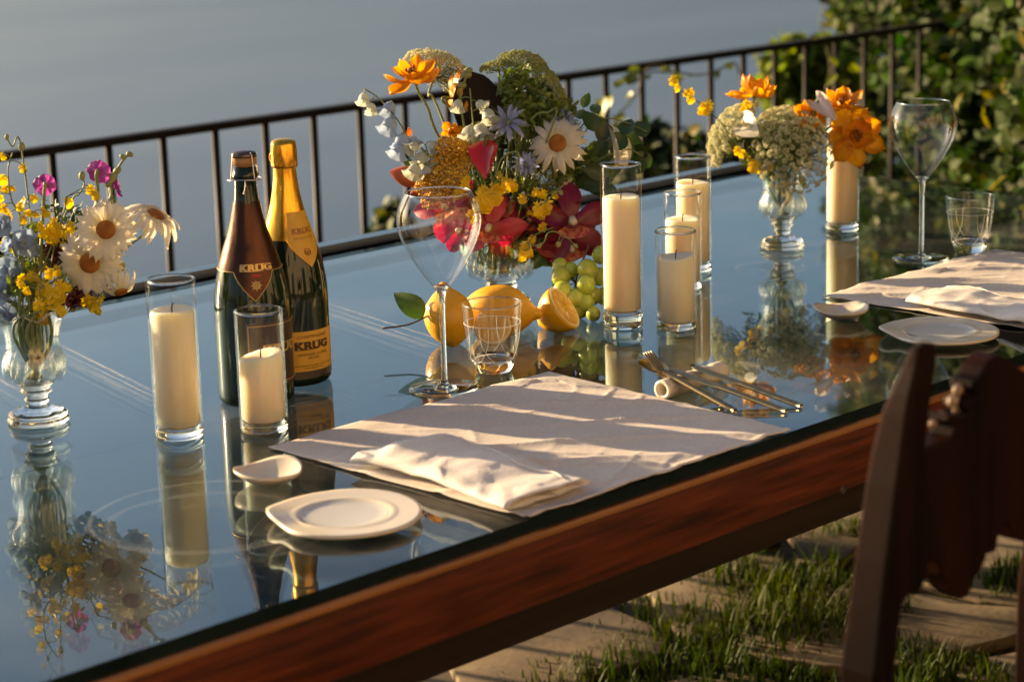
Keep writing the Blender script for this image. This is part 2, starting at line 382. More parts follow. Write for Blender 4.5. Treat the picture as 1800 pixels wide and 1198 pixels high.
def shrub(name, label, cat, c, r, n, leaf, m, trunk_h, group=None, yfrac=0.0, lobes=7, seed=0):
    """trunk + limbs + crown of leaf-sized faces in uneven lobes."""
    rr = np.random.default_rng(seed+50); c = np.array(c, float); r = np.array(r, float)
    root = thing(name, label, cat, T(c[0], c[1], c[2]-r[2]-trunk_h), group)
    cent = [c+rr.uniform(-.55, .55, 3)*r for _ in range(lobes)]; tb = MB()
    base = Vector((c[0], c[1], c[2]-r[2]-trunk_h))
    for q in cent:
        tb.add(*tube(bez([base, base.lerp(Vector(q), .5)+Vector((0, 0, .05)), Vector(q)], 4), [.05*max(r)]*3+[.04*max(r)]*3+[.012*max(r)]*3, 6))
    partw('trunk', tb.mesh('trunk', M_BARK), root)
    P = []; Z = []
    for i in range(n):
        q = cent[i % lobes]; d = rr.normal(0, 1, 3); d /= np.linalg.norm(d)
        rad = rr.uniform(.25, 1)**.45*(.62+.25*mnoise.noise(Vector(d*2.5+q)))
        P.append(q+d*r*rad); Z.append(d*.7+np.array([sdir.x, sdir.y, .6])*.5)
    M = rand_mats(P, Z, rr.uniform(.6, 1.3, n)*leaf, jitter=.5)
    k = int(n*(1-yfrac)); V, F = scatter(LEAFV, LEAFF, M[:k]); mb = MB().add(V, F)
    if yfrac: V, F = scatter(LEAFV, LEAFF, M[k:]); mb.add(V, F, 1)
    partw('crown', mb.mesh('crown', [m, M_HEDGEY]), root, kind='stuff')
    return root
def bush_at(px, py, dep, rpx, *a, **k):
    c = pt(px, py, dep); s = dep/FPX; return c, (rpx[0]*s, rpx[0]*s, rpx[1]*s)
for (nm, lb, ct, px, py, dep, rp, n, lf, mm, th, yf) in [
    ('shrub', 'dark bush tip with yellow blossom below the railing behind the tall wine glass', 'shrub', 690, 420, 7.2, (42, 62), 900, .05, M_CYP, .6, .15),
    ('shrub', 'small dark bush top behind the necks of the two bottles', 'shrub', 425, 445, 7.2, (26, 36), 500, .045, M_CYP, .6, .0),
    ('shrub', 'dark bush just left of the tall rear candle, beyond the railing bars', 'shrub', 1140, 290, 7.6, (72, 72), 1800, .05, M_CYP, .7, .07),
    ('shrub', 'dim bush with yellow blossom low behind the tallest of the three candles', 'shrub', 1240, 300, 7.4, (60, 62), 1300, .05, M_CYP, .7, .18),
    ('shrub', 'bright green rounded shrub beyond the railing left of the tall hedge', 'shrub', 1415, 165, 8.6, (75, 85), 3000, .06, M_SHRUB, 1.2, .02),
    ('shrub', 'deep green shrub low beyond the railing under the rounded shrub', 'shrub', 1330, 290, 8.3, (80, 80), 1700, .055, M_CYP, .8, .04),
]:
    c, r = bush_at(px, py, dep, rp); shrub(nm, lb, ct, c, r, n, lf, mm, th, 'shrubs beyond the railing', yf, seed=int(px))

# --- tall hedge at the right, grown over the end of the railing
def hedge():
    root = thing('hedge', 'tall leafy hedge in sun and deep shade behind the right end of the table', 'hedge', T(6.2, 3.2, 0))
    a = onY(1492, 0, 4.45)                       # where its left outline meets the picture's top
    x0 = a.x
    # surface of the hedge: front face towards the table (-X side) and towards the camera, uneven
    PLAN = [(onY(px, 300, y).x, y) for px, y in ((1478, 6.2), (1500, 5.5), (1560, 4.85), (1650, 4.4), (1715, 3.9), (1790, 3.3), (1900, 2.7), (2150, 1.9), (2600, 1.0))]
    def surf(u, v):     # u along plan curve, v height
        pl = PLAN
        k = u*(len(pl)-1); i = min(int(k), len(pl)-2); t = k-i
        x = pl[i][0]*(1-t)+pl[i+1][0]*t; y = pl[i][1]*(1-t)+pl[i+1][1]*t; return x, y, -.1+3.1*v
    P = []; Z = []
    while len(P) < 34000:
        u, v = rng.uniform(0, 1), rng.uniform(0, 1); x, y, z = surf(u, v)
        b = mnoise.noise(Vector((x*2.2, y*2.2, z*2.2)))+.5*mnoise.noise(Vector((x*6, y*6, z*6)))
        if rng.uniform() > .52+1.5*b: continue
        d = rng.uniform(0, .5)**1.2
        off = .38*b
        P.append((x-off*.9+d*.95, y-off*.3+d*.12, z)); Z.append((-.75, .15, .55))
    P = np.array(P); M = rand_mats(P, Z, rng.uniform(.035, .085, len(P)), jitter=.65)
    cam_d = np.linalg.norm(P-np.array([0, 0, 1.44]), axis=1)
    # the leaves that show largest are parts of their own
    big = np.linalg.norm(M[:, :3, 0], axis=1)/cam_d
    vis = []
    for i, p in enumerate(P):
        q = Vector(p)-CAM; zc = q.dot(CF); xx = CX+FPX*q.dot(CR)/zc; yy = CY-FPX*q.dot(CU)/zc
        vis.append(big[i] if (1470 < xx < 1800 and 0 < yy < 340) else 0)
    order = np.argsort(-np.array(vis)); top = order[:280]; rest = order[280:]
    nm = LEAFV
    me = [MB().add(nm, LEAFF).mesh('leaf', m) for m in (M_HEDGE, M_HEDGE, M_HEDGEY)]
    for i in top: partw('leaf', me[int(rng.integers(0, 3)) if rng.uniform() < .3 else 0], root, W=Matrix([list(r) for r in M[i]]))
    V, F = scatter(LEAFV, LEAFF, M[rest[:int(len(rest)*.93)]]); mb = MB().add(V, F)
    V, F = scatter(LEAFV, LEAFF, M[rest[int(len(rest)*.93):]]); mb.add(V, F, 1)
    partw('foliage', mb.mesh('foliage', [M_HEDGE, M_HEDGEY]), root, kind='stuff')
    # stems inside and a dark woody core
    tb = MB()
    for i in range(12):
        u = rng.uniform(.3, 1); x, y, z = surf(u, 0); tb.add(*tube(bez([(x+.25, y, -.05), (x+.3+rng.uniform(-.1, .1), y+rng.uniform(-.2, .2), .9), (x+.2, y+rng.uniform(-.3, .3), 1.9), (x+.3, y+rng.uniform(-.3, .3), 2.9)], 4), [.018]*9+[.012]*4, 5))
    partw('stem', tb.mesh('stem', M_BARK), root, kind='stuff')
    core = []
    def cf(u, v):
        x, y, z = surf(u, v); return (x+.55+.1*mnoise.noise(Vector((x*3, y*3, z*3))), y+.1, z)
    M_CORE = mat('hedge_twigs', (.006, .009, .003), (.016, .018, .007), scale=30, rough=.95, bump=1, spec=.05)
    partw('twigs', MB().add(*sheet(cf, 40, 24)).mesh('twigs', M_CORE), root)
hedge()

# --- vines on the railing
M_VINE = mat('vine_leaf', (.16, .20, .015), (.26, .27, .03), scale=20, rough=.4, trans=.45, orand=.3)
M_VSTEM = mat('vine_stem', (.10, .10, .03), (.14, .09, .04), scale=30, rough=.6)
vleaf = leaf_mesh(1, .75, .12, .3, 'leaf', M_VINE)
def vine(label, pts, leaves, dep):
    root = thing('climbing_vine', label, 'vine', T(*pt(*pts[0], dep)), 'vines on the railing')
    partw('stem', MB().add(*tube(bez([pt(x, y, dep) for x, y in pts], 6), .003, 6)).mesh('stem', M_VSTEM), root)
    for (x, y, s) in leaves:
        partw('leaf', vleaf, root, W=frame(pt(x, y, dep-.03), cd(rng.uniform(-.6, .2), rng.uniform(.1, .8), .6), rng.uniform(0, 6.3)) @ SC(s*dep/FPX))
dv = depth(onY(1100, 150, YR))-.06
vine('yellow green vine shoot climbing the bars right of the large bouquet', [(1030, 300), (1062, 250), (1085, 205), (1120, 165), (1135, 122), (1165, 112)], [(1062, 170, 42), (1085, 155, 40), (1105, 150, 38), (1070, 190, 30), (1125, 118, 30), (1140, 140, 26), (1090, 215, 34), (1050, 210, 30), (1112, 170, 22), (1160, 122, 22), (1040, 262, 34), (1075, 232, 30)], dv)
vine('thin reddish tendril along the top rail above the right bouquet', [(1130, 125), (1190, 128), (1230, 132), (1265, 122), (1290, 110), (1300, 130)], [(1180, 138, 22), (1275, 112, 18), (1262, 125, 16), (1215, 136, 14)], depth(onY(1220, 120, YR))-.06)
vine('slender yellowing vine rising past the rail beside the hedge', [(1460, 230), (1452, 165), (1460, 120), (1450, 70), (1442, 40), (1450, 5)], [(1470, 130, 26), (1480, 150, 26), (1462, 100, 22), (1474, 175, 26), (1445, 45, 20), (1436, 62, 18), (1455, 200, 26), (1490, 120, 24), (1452, 18, 18)], depth(onY(1460, 100, YR))-.06)

# ================================================================== table
M_WOOD = mat('red_brown_wood', (.026, .006, .003), (.135, .028, .008), scale=15, stretch=(.5, 4, 6), rough=.5, bump=.4, coat=0, spec=.22, detail=9, contrast=(.3, .7))
M_WOODD = mat('dark_wood', (.010, .0055, .004), (.020, .010, .006), scale=6, stretch=(.4, 5, 9), rough=.6, bump=.1, spec=.2)
M_WOODE = mat('sunlit_wood_edge', (.30, .13, .035), (.20, .075, .02), scale=6, stretch=(.6, 5, 9), rough=.45)  # orange highlight of the low sun, painted into the edge's base colour
M_BOARD = mat('board_stain', (.009, .011, .012), (.014, .016, .017), scale=4, stretch=(.3, 3, 3), rough=.3)
M_GLASSEDGE = mat('glass_edge', (.004, .010, .009), (.006, .014, .012), scale=10, rough=.12)
M_BLACK = mat('blackened_frame', (.004, .0045, .005), (.007, .007, .0075), scale=20, rough=.9, spec=.05)
M_SHEET = thin_glass('table_glass', (.80, .88, .87), 1.52, 0.0, boost=1.22, gcol=(.80, .86, .85))
CAUSTIC_STREAKS = []  # sun caustic lines, painted on the glass as pale diffuse streaks
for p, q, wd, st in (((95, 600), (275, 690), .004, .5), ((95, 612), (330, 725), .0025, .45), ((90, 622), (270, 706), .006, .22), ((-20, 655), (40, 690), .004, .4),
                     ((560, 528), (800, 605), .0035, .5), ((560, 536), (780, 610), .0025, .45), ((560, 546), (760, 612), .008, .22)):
    a_, b_ = at(*p), at(*q); CAUSTIC_STREAKS.append(((Vector((a_.x, a_.y)), Vector((b_.x, b_.y))), wd, st))
def dust_and_caustics(m):
    """pale diffuse coat on the glass: dust specks, water rings, painted-in sun caustics and reflection arc."""
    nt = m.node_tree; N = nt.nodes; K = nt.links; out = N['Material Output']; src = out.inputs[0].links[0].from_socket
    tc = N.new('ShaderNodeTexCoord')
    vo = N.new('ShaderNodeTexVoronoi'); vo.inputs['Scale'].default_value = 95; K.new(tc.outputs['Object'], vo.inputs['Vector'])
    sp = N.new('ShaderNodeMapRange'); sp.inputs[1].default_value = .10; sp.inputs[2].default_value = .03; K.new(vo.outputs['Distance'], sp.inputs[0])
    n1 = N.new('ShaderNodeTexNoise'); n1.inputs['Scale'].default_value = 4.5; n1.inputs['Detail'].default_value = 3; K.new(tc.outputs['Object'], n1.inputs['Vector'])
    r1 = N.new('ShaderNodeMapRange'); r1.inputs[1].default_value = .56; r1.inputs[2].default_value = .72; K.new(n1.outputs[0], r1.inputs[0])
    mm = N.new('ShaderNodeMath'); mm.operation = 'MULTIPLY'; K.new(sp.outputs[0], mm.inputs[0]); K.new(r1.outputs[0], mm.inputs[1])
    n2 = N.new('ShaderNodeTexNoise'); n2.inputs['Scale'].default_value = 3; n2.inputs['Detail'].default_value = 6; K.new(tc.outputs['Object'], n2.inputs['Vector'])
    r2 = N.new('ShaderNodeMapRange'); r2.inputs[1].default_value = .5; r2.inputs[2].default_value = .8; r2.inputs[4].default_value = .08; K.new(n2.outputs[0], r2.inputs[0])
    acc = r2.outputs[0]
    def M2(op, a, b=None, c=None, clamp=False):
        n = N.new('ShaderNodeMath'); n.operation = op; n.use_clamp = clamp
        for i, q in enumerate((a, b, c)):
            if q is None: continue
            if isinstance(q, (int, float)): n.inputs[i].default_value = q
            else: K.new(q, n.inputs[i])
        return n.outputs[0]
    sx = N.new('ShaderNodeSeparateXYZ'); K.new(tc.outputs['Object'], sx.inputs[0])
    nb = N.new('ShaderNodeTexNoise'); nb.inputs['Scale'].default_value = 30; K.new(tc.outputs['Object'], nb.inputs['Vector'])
    for (a, b), wd, st in CAUSTIC_STREAKS:
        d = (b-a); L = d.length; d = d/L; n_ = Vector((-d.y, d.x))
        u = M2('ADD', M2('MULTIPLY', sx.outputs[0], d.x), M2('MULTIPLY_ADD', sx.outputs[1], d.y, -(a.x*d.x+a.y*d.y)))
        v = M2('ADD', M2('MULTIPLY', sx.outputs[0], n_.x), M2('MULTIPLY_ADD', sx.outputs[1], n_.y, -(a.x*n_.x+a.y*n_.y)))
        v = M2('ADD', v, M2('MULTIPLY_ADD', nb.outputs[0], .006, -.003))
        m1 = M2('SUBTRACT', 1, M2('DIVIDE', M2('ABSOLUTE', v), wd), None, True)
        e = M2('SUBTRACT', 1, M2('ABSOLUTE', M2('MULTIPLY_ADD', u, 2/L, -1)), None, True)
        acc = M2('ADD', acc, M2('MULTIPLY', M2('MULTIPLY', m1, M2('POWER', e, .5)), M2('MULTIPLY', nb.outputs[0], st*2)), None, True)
    for (px, py, R, wd, st) in ((370, 905, .125, .004, .16), (360, 915, .10, .006, .08), (1345, 470, .045, .002, .3), (560, 700, .042, .0015, .25), (1000, 690, .06, .003, .12)):  # rings of water; the widest paint in a faint arc of reflection
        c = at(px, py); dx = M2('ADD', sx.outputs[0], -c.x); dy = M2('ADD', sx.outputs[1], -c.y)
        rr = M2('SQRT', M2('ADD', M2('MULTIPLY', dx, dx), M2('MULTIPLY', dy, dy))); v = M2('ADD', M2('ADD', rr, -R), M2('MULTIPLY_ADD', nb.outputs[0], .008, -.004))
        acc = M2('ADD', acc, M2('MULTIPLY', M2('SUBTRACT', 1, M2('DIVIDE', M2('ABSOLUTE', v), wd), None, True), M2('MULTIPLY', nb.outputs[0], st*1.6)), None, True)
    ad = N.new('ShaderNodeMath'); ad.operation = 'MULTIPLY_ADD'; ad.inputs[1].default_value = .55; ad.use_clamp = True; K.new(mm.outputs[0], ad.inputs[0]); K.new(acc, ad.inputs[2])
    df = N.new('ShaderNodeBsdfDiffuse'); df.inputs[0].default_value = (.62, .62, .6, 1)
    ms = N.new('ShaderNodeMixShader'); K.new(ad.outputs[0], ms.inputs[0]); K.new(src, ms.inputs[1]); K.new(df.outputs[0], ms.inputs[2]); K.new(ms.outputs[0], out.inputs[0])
dust_and_caustics(M_SHEET)
TX0, TX1, TY0, TY1 = -.9, 3.55, 1.53, 2.905
tab = thing('dining_table', 'long red brown wooden dining table under a reflective glass top', 'table', T(1.5, 2.2, 0))
# glass sheet: top and bottom are clear faces, the rim is dark green
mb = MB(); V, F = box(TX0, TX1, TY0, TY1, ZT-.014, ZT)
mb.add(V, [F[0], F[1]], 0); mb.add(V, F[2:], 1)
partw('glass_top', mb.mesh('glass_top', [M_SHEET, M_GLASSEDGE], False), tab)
partw('frame_bar', MB().add(*bbox(TX0, 3.52, 2.792, 2.850, ZT+.0005, ZT+.006, .002)).mesh('frame_bar', M_BLACK), tab)
YS = 2.139
partw('board', MB().add(*bbox(TX0+.02, 3.50, YS+.0015, 2.845, ZT-.05, ZT-.018, .002)).mesh('board', M_BOARD), tab)
partw('board', MB().add(*bbox(TX0+.02, 3.50, TY0+.012, YS-.0015, ZT-.05, ZT-.018, .002)).mesh('board', M_BOARD), tab)
partw('apron', MB().add(*bbox(TX0+.03, 3.52, TY0+.002, TY0+.036, ZT-.098, ZT-.0160, .005)).mesh('apron', M_WOOD), tab)
partw('apron', MB().add(*bbox(TX0+.03, 3.50, 2.80, 2.83, ZT-.098, ZT-.0535, .005)).mesh('apron', M_WOOD), tab)
partw('edge_moulding', MB().add(*bbox(TX0+.03, 3.52, TY0-.0065, TY0+.0005, ZT-.023, ZT-.0150, .002)).mesh('edge_moulding', M_WOODE), tab)
partw('lower_rail', MB().add(*bbox(TX0+.1, 3.46, TY0+.05, TY0+.085, ZT-.158, ZT-.053, .005)).mesh('lower_rail', M_WOODD), tab)
partw('end_apron', MB().add(*bbox(3.46, 3.495, TY0+.09, 2.79, ZT-.14, ZT-.053, .005)).mesh('end_apron', M_WOOD), tab)
for x in (-.6, 3.36):
    for y in (1.66, 2.7): partw('leg', MB().add(*bbox(x, x+.09, y, y+.09, -.03, ZT-.16, .006)).mesh('leg', M_WOODD), tab)
# ================================================================== table ware
G_THIN = thin_glass('clear_glass', (.985, .99, .985), 1.45, boost=1.0)
G_WINE = thin_glass('wine_glass_wall', (.985, .99, .985), 1.5, boost=1.35)
G_CRYS = thin_glass('crystal_wall', (.97, .98, .965), 1.52, bump=.05, scale=60, boost=1.7)
G_SOLID = solid_glass('solid_glass', (.97, .98, .96), 1.48)
M_WAX = mat('ivory_wax', (.82, .75, .53), (.86, .79, .59), scale=30, stretch=(1, 1, .2), rough=.5, sss=1.0, sssr=(1, .80, .46), ssss=.026)
M_WICK = mat('wick', (.01, .009, .008), rough=.9)
ROT0 = math.atan2(CR.y, CR.x)
def candle(px, py, rad, h, h0, h1, glabel, clabel, tilt=0.0, seed=0):
    P = at(px, py); r = rad
    g = thing('candle_glass', glabel, 'candle holder', T(*P), 'glass cylinders holding candles')
    part('wall', MB().add(*lathe([(r, h0-.001), (r, h*.5), (r, h)], 48, cap=False)).mesh('wall', G_THIN), g)
    ring = MB().add(*lathe([(r+.0001, h-.0015), (r+.0004, h), (r-.0012, h+.0016), (r-.0028, h)], 48, closed=True))
    part('rim', ring.mesh('rim', G_SOLID), g)
    part('base', MB().add(*lathe([(0, .0006), (r*.86, .0006), (r*.97, .002), (r-.0004, .006), (r-.0004, h0-.004), (r-.004, h0), (r*.55, h0-.0025), (0, h0-.0035)], 48)).mesh('base', G_SOLID), g)
    c = thing('candle', clabel, 'candle', T(P.x, P.y, P.z+h0+.0005), 'ivory pillar candles')
    rw = r-.0030; H = h1-h0; rr = random.Random(seed)
    ph = rr.uniform(0, 6)
    def mod(a, i):
        if i in (3, 4, 5): return (1, tilt*math.cos(a-ROT0)*rw + .0011*math.sin(2*a+ph))
        return 1
    prof = [(0, 0), (rw*.8, 0), (rw, .004), (rw, H-.0035), (rw*.965, H-.0005), (rw*.8, H-.0016), (rw*.35, H-.004), (.002, H-.005)]
    part('wax', MB().add(*lathe(prof, 40, mod)).mesh('wax', M_WAX), c)
    part('wick', MB().add(*tube([(0, 0, H-.006), (.0004, .0003, H+.001), (.002, .001, H+.005), (.0035, .001, H+.0065)], .0009, 6)).mesh('wick', M_WICK), c)
def hgt(px, pyb, pxt, pyt):
    """height of the point seen at (pxt, pyt) above the table point seen at (px, pyb)."""
    P = at(px, pyb); lo, hi = 0, .6
    for _ in range(40):
        m_ = (lo+hi)/2; q = P+Vector((0, 0, m_))-CAM; yy = CY-FPX*q.dot(CU)/q.dot(CF)
        if yy > pyt: lo = m_
        else: hi = m_
    return lo
R_ = .0287
for (bx, by, tx, ty, wt, h0, gl, cl, tl) in [
    (316, 767, 306, 491, 543, .013, 'tall clear cylinder holding the candle nearest the left vase', 'ivory candle in the tall cylinder left of the bottles', .02),
    (465, 756, 457, 545, 622, .012, 'short clear cylinder standing in front of the brown necked bottle', 'low ivory candle in front of the brown necked bottle', .16),
    (1095, 574, 1092, 289, 345, .023, 'tall clear cylinder with thick base right of the large bouquet', 'tall ivory candle right of the large bouquet', 0),
    (1189, 577, 1186, 405, 449, .010, 'short clear cylinder in front of the cluster of three', 'low ivory candle nearest the camera in the cluster of three', .05),
    (1201, 507, 1195, 339, 384, .010, 'middle cylinder of the cluster of three, half hidden', 'middle sized candle half hidden in the cluster of three', 0),
    (1219, 476, 1215, 275, 320, .014, 'tall rear cylinder of the cluster of three', 'tall ivory candle at the back of the cluster of three', 0),
    (1480, 405, 1479, 168, 222, .014, 'tall clear cylinder behind the orange flowers beside the hedge reflection', 'tall pale candle behind the orange flowers of the right bouquet', 0)]:
    candle(bx, by, R_, hgt(bx, by, tx, ty), h0, hgt(bx, by, tx, wt), gl, cl, tl, seed=bx)

# ------------------------------------------------------------------ bottles
M_BOTTLE = mat('dark_green_glass', (.006, .014, .005), (.008, .018, .006), scale=10, rough=.06, coat=.15, spec=.45)
M_BROWNFOIL = mat('brown_foil', (.040, .015, .009), (.080, .030, .015), scale=40, stretch=(1, 1, .25), rough=.30, metal=.75, bump=.5, bscale=55)
M_BROWNLAB = mat('brown_label', (.030, .010, .006), (.040, .014, .008), scale=40, rough=.4)
M_GOLDFOIL = mat('gold_foil', (.84, .40, .025), (.92, .48, .05), scale=30, stretch=(1, 1, .25), rough=.24, metal=.9, bump=.45, bscale=45)
M_GOLDPAP = mat('gold_label', (.62, .34, .03), (.68, .38, .04), scale=60, rough=.45)
M_GOLDINK = mat('gold_ink', (.60, .40, .13), rough=.35, metal=.5)
M_INK = mat('brown_ink', (.06, .022, .008), rough=.6)
M_REDINK = mat('red_ink', (.45, .02, .015), rough=.5)
M_CORK = mat('cork', (.30, .16, .07), (.42, .24, .11), scale=160, rough=.9, bump=.5)
M_STEEL = mat('wire_steel', (.55, .53, .50), rough=.28, metal=1)
M_CAP = mat('cap_metal', (.10, .07, .06), (.16, .11, .09), scale=60, rough=.3, metal=.8)
def interp(prof, z):
    for (r0, z0), (r1, z1) in zip(prof, prof[1:]):
        if z0 <= z <= z1: return r0+(r1-r0)*(z-z0)/(z1-z0+1e-9)
    return prof[-1][0]
def smoothprof(pts, n=6):
    return [(p.x, p.z) for p in bez([(r, 0, z) for r, z in pts], n)]
def wrap(fn, nu, nv): return sheet(fn, nu, nv)
def text_mesh(txt, size, prof, zc, ang, off, name, m, squeeze=1.0, bold=0.0, serif=False):
    """lettering lying on the bottle's surface: flat letters bent round it."""
    cu = bpy.data.curves.new('txt', 'FONT'); cu.body = txt; cu.size = size; cu.align_x = 'CENTER'; cu.align_y = 'CENTER'; cu.offset = bold; cu.resolution_u = 3
    o = bpy.data.objects.new('txt', cu); COL.objects.link(o); dg = bpy.context.evaluated_depsgraph_get(); dg.update()
    me0 = o.evaluated_get(dg).to_mesh(); V = [v.co.copy() for v in me0.vertices]; F = [tuple(p.vertices) for p in me0.polygons]
    o.evaluated_get(dg).to_mesh_clear(); bpy.data.objects.remove(o); bpy.data.curves.remove(cu)
    if serif:
        xs = {}
        ymin, ymax = min(v.y for v in V), max(v.y for v in V)
        # slab serifs at the feet of straight stems
        adv = serif; x0, x1 = min(v.x for v in V), max(v.x for v in V)
        for (fx, top, bot) in adv:
            x = x0+(x1-x0)*fx; wv = size*.17; t = size*.075
            for ok, y in ((top, ymax-t), (bot, ymin)):
                if ok:
                    o_ = len(V); V += [Vector((x-wv, y, .0001)), Vector((x+wv, y, .0001)), Vector((x+wv, y+t, .0001)), Vector((x-wv, y+t, .0001))]; F.append((o_, o_+1, o_+2, o_+3))
    out = []
    for v in V:
        z = zc+v.y; r = interp(prof, z)+off+v.z; a = ang+v.x*squeeze/(interp(prof, zc)); out.append((r*math.cos(a), r*math.sin(a), z))
    return MB().add(out, F).mesh(name, m, False)
KS = [(.09, 1, 1), (.235, 1, 1), (.345, 1, 1), (.50, 0, 1), (.60, 1, 0), (.73, 1, 0)]
def ang_of(r, t): d = CR*r-CF*t; return math.atan2(d.y, d.x)
bt = smoothprof([(.0475, .012), (.0475, .07), (.0475, .118), (.0462, .140), (.0420, .165), (.0345, .192), (.0262, .217), (.0200, .240), (.0160, .262), (.0142, .278), (.0140, .290)], 5)
body = [(0, .004), (.030, .0), (.043, .0012), (.0468, .006)] + bt
# brown-necked bottle, opened and corked again with its wire cage
P = at(452, 702); b1 = thing('champagne_bottle', 'dark green champagne bottle with brown neck foil, wire cage and bare cork', 'bottle', T(*P) @ Matrix.Diagonal((1, 1, .962, 1)), 'champagne bottles')
part('glass_body', MB().add(*lathe(body+[(.0145, .291), (.0165, .292), (.0165, .297), (.0150, .299), (.0145, .306), (.0125, .3065)], 64)).mesh('glass_body', M_BOTTLE), b1)
fa = ang_of(.22, 1)
def foil(prof, zlow, zdip, ang, ztop, off, name, m, half=.62, torn=.0, nz=26, na=96, ph=0):
    def fn(u, v):
        a = ang+PI+2*PI*u; d = abs((u-.5)*2*PI)
        k = max(0, 1-d/half); lo = zlow-(zlow-zdip)*(k**.8 if k < .55 else .62+(k-.55)*.84)*(1 if k > 0 else 0)
        hi = ztop+torn*mnoise.noise(Vector((u*9, ph, 0)))
        z = lo+(hi-lo)*v; r = interp(prof, z)+off+.00035*mnoise.noise(Vector((math.cos(a)*3, math.sin(a)*3, z*60)))
        return (r*math.cos(a), r*math.sin(a), z)
    return MB().add(*wrap(fn, na, nz)).mesh(name, m), fn
fm, ff = foil(bt, .176, .140, fa, .262, .0006, 'neck_foil', M_BROWNFOIL, torn=.006)
nf = part('neck_foil', fm, b1)
part('gold_line', MB().add(*tube([Vector(ff(i/140, 0))*1.004 for i in range(141)], .0006, 5)).mesh('gold_line', M_GOLDINK), nf)
part('lettering', text_mesh('KRUG', .0112, bt, .1815, fa+.10, .0011, 'lettering', M_GOLDINK, 1.35, .0006, KS), nf)
part('lettering', text_mesh('1996', .005, bt, .172, fa+.05, .0011, 'lettering', M_REDINK, 1.2, .0002), nf)
V, F = lathe([(.0026, 0), (.0052, .0004), (.0052, .0012), (.0026, .0014)], 20, closed=True)
emb = MB().add(V, F); emb.add(*ball(.0024, sz=(1, 1, .5)))
for k in range(8): emb.add(*ball(.0011, (.0064*math.cos(k*PI/4), .0064*math.sin(k*PI/4), .0004), 6, 4))
rz = interp(bt, .160); zz = .160
Lm = RZ(fa+.05) @ T(rz+.0006, 0, zz) @ RY(PI/2-.42)
part('emblem', emb.mesh('emblem', M_GOLDINK), nf, L=Lm)
# label of the brown bottle, turned to the right
la = ang_of(.80, .62)
def lab(prof, ang, half, z0, z1, off):
    def fn(u, v): a = ang-half+2*half*u; z = z0+(z1-z0)*v; r = interp(prof, z)+off; return (r*math.cos(a), r*math.sin(a), z)
    return fn
f1 = lab(bt, la, 1.0, .028, .112, .0005); lb = part('label', MB().add(*wrap(f1, 30, 6)).mesh('label', M_BROWNLAB), b1)
f2 = lab(bt, la, 1.0, .028, .112, .0010)
per = [f2(.03+.94*i/40, .05) for i in range(41)]+[f2(.97, .05+.9*i/10) for i in range(11)]+[f2(.97-.94*i/40, .95) for i in range(41)]+[f2(.03, .95-.9*i/10) for i in range(11)]
part('gold_line', MB().add(*tube(per, .0006, 5)).mesh('gold_line', M_GOLDINK), lb)
part('lettering', text_mesh('KRUG', .016, bt, .076, la, .0011, 'lettering', M_GOLDINK, 1.3, .0007, KS), lb)
part('cork', MB().add(*lathe([(0, .300), (.0105, .300), (.0108, .3068), (.0150, .309), (.0156, .315), (.0150, .3195), (0, .3195)], 28)).mesh('cork', M_CORK), b1)
part('cap', MB().add(*lathe([(.0158, .3185), (.0156, .3215), (.0140, .3245), (.009, .3262), (0, .3266)], 28)).mesh('cap', M_CAP), b1)
wc = MB()
for k in range(4):
    a = fa+.5+k*PI/2; c_, s_ = math.cos(a), math.sin(a)
    wc.add(*tube(bez([(.0145*c_, .0145*s_, .3245), (.0165*c_, .0165*s_, .321), (.0182*c_, .0182*s_, .308), (.0208*c_, .0208*s_, .2905)], 5), .0008, 6))
wc.add(*tube([(.0208*math.cos(a)*(1+.04*math.sin(3*a)), .0208*math.sin(a)*(1+.04*math.sin(3*a)), .2905+.001*math.sin(2*a)) for a in np.linspace(0, 2*PI, 40)], .0008, 6))
a = fa-.1; wc.add(*tube(bez([(.0208*math.cos(a), .0208*math.sin(a), .2905), (.024*math.cos(a), .024*math.sin(a), .284), (.0215*math.cos(a-.1), .0215*math.sin(a-.1), .275)], 5), .0009, 6)); wc.add(*ball(.0016, (.0215*math.cos(a-.1), .0215*math.sin(a-.1), .2745), 8, 6))
part('wire_cage', wc.mesh('wire_cage', M_STEEL), b1)

# gold-foiled bottle
P = at(519, 667); b2 = thing('champagne_bottle', 'dark green champagne bottle sealed in gold foil with a yellow label', 'bottle', T(*P) @ Matrix.Diagonal((1, 1, .962, 1)), 'champagne bottles')
part('glass_body', MB().add(*lathe(body+[(.0145, .291), (.014, .306)], 64)).mesh('glass_body', M_BOTTLE), b2)
ga = ang_of(.72, .72)
fm, ff = foil(bt, .196, .160, ga, .290, .0008, 'neck_foil', M_GOLDFOIL, half=.75)
gf = part('neck_foil', fm, b2)
def fsh(u, v):
    a = ga-.72+1.44*u; d = abs(u-.5)*2; z = .1955-.0355*max(0, 1-d)**.8+(.232-.1955+.0355*max(0, 1-d)**.8)*v; r = interp(bt, z)+.0013; return (r*math.cos(a), r*math.sin(a), z)
part('shield', MB().add(*wrap(fsh, 24, 8)).mesh('shield', M_GOLDPAP), gf)
M_PALEINK = mat('ochre_ink', (.34, .13, .02), rough=.5)
part('lettering', text_mesh('KRUG', .009, bt, .207, ga-.05, .0017, 'lettering', M_PALEINK, 1.2, .0004, KS), gf)
part('lettering', text_mesh('GRANDE CUVÉE', .0035, bt, .198, ga-.05, .0017, 'lettering', M_PALEINK, 1.2), gf)
rz = interp(bt, .180); em2 = MB().add(*lathe([(.0036, 0), (.0050, .0003), (.0050, .0010), (.0036, .0012)], 20, closed=True)); em2.add(*ball(.0022, sz=(1, 1, .4)))
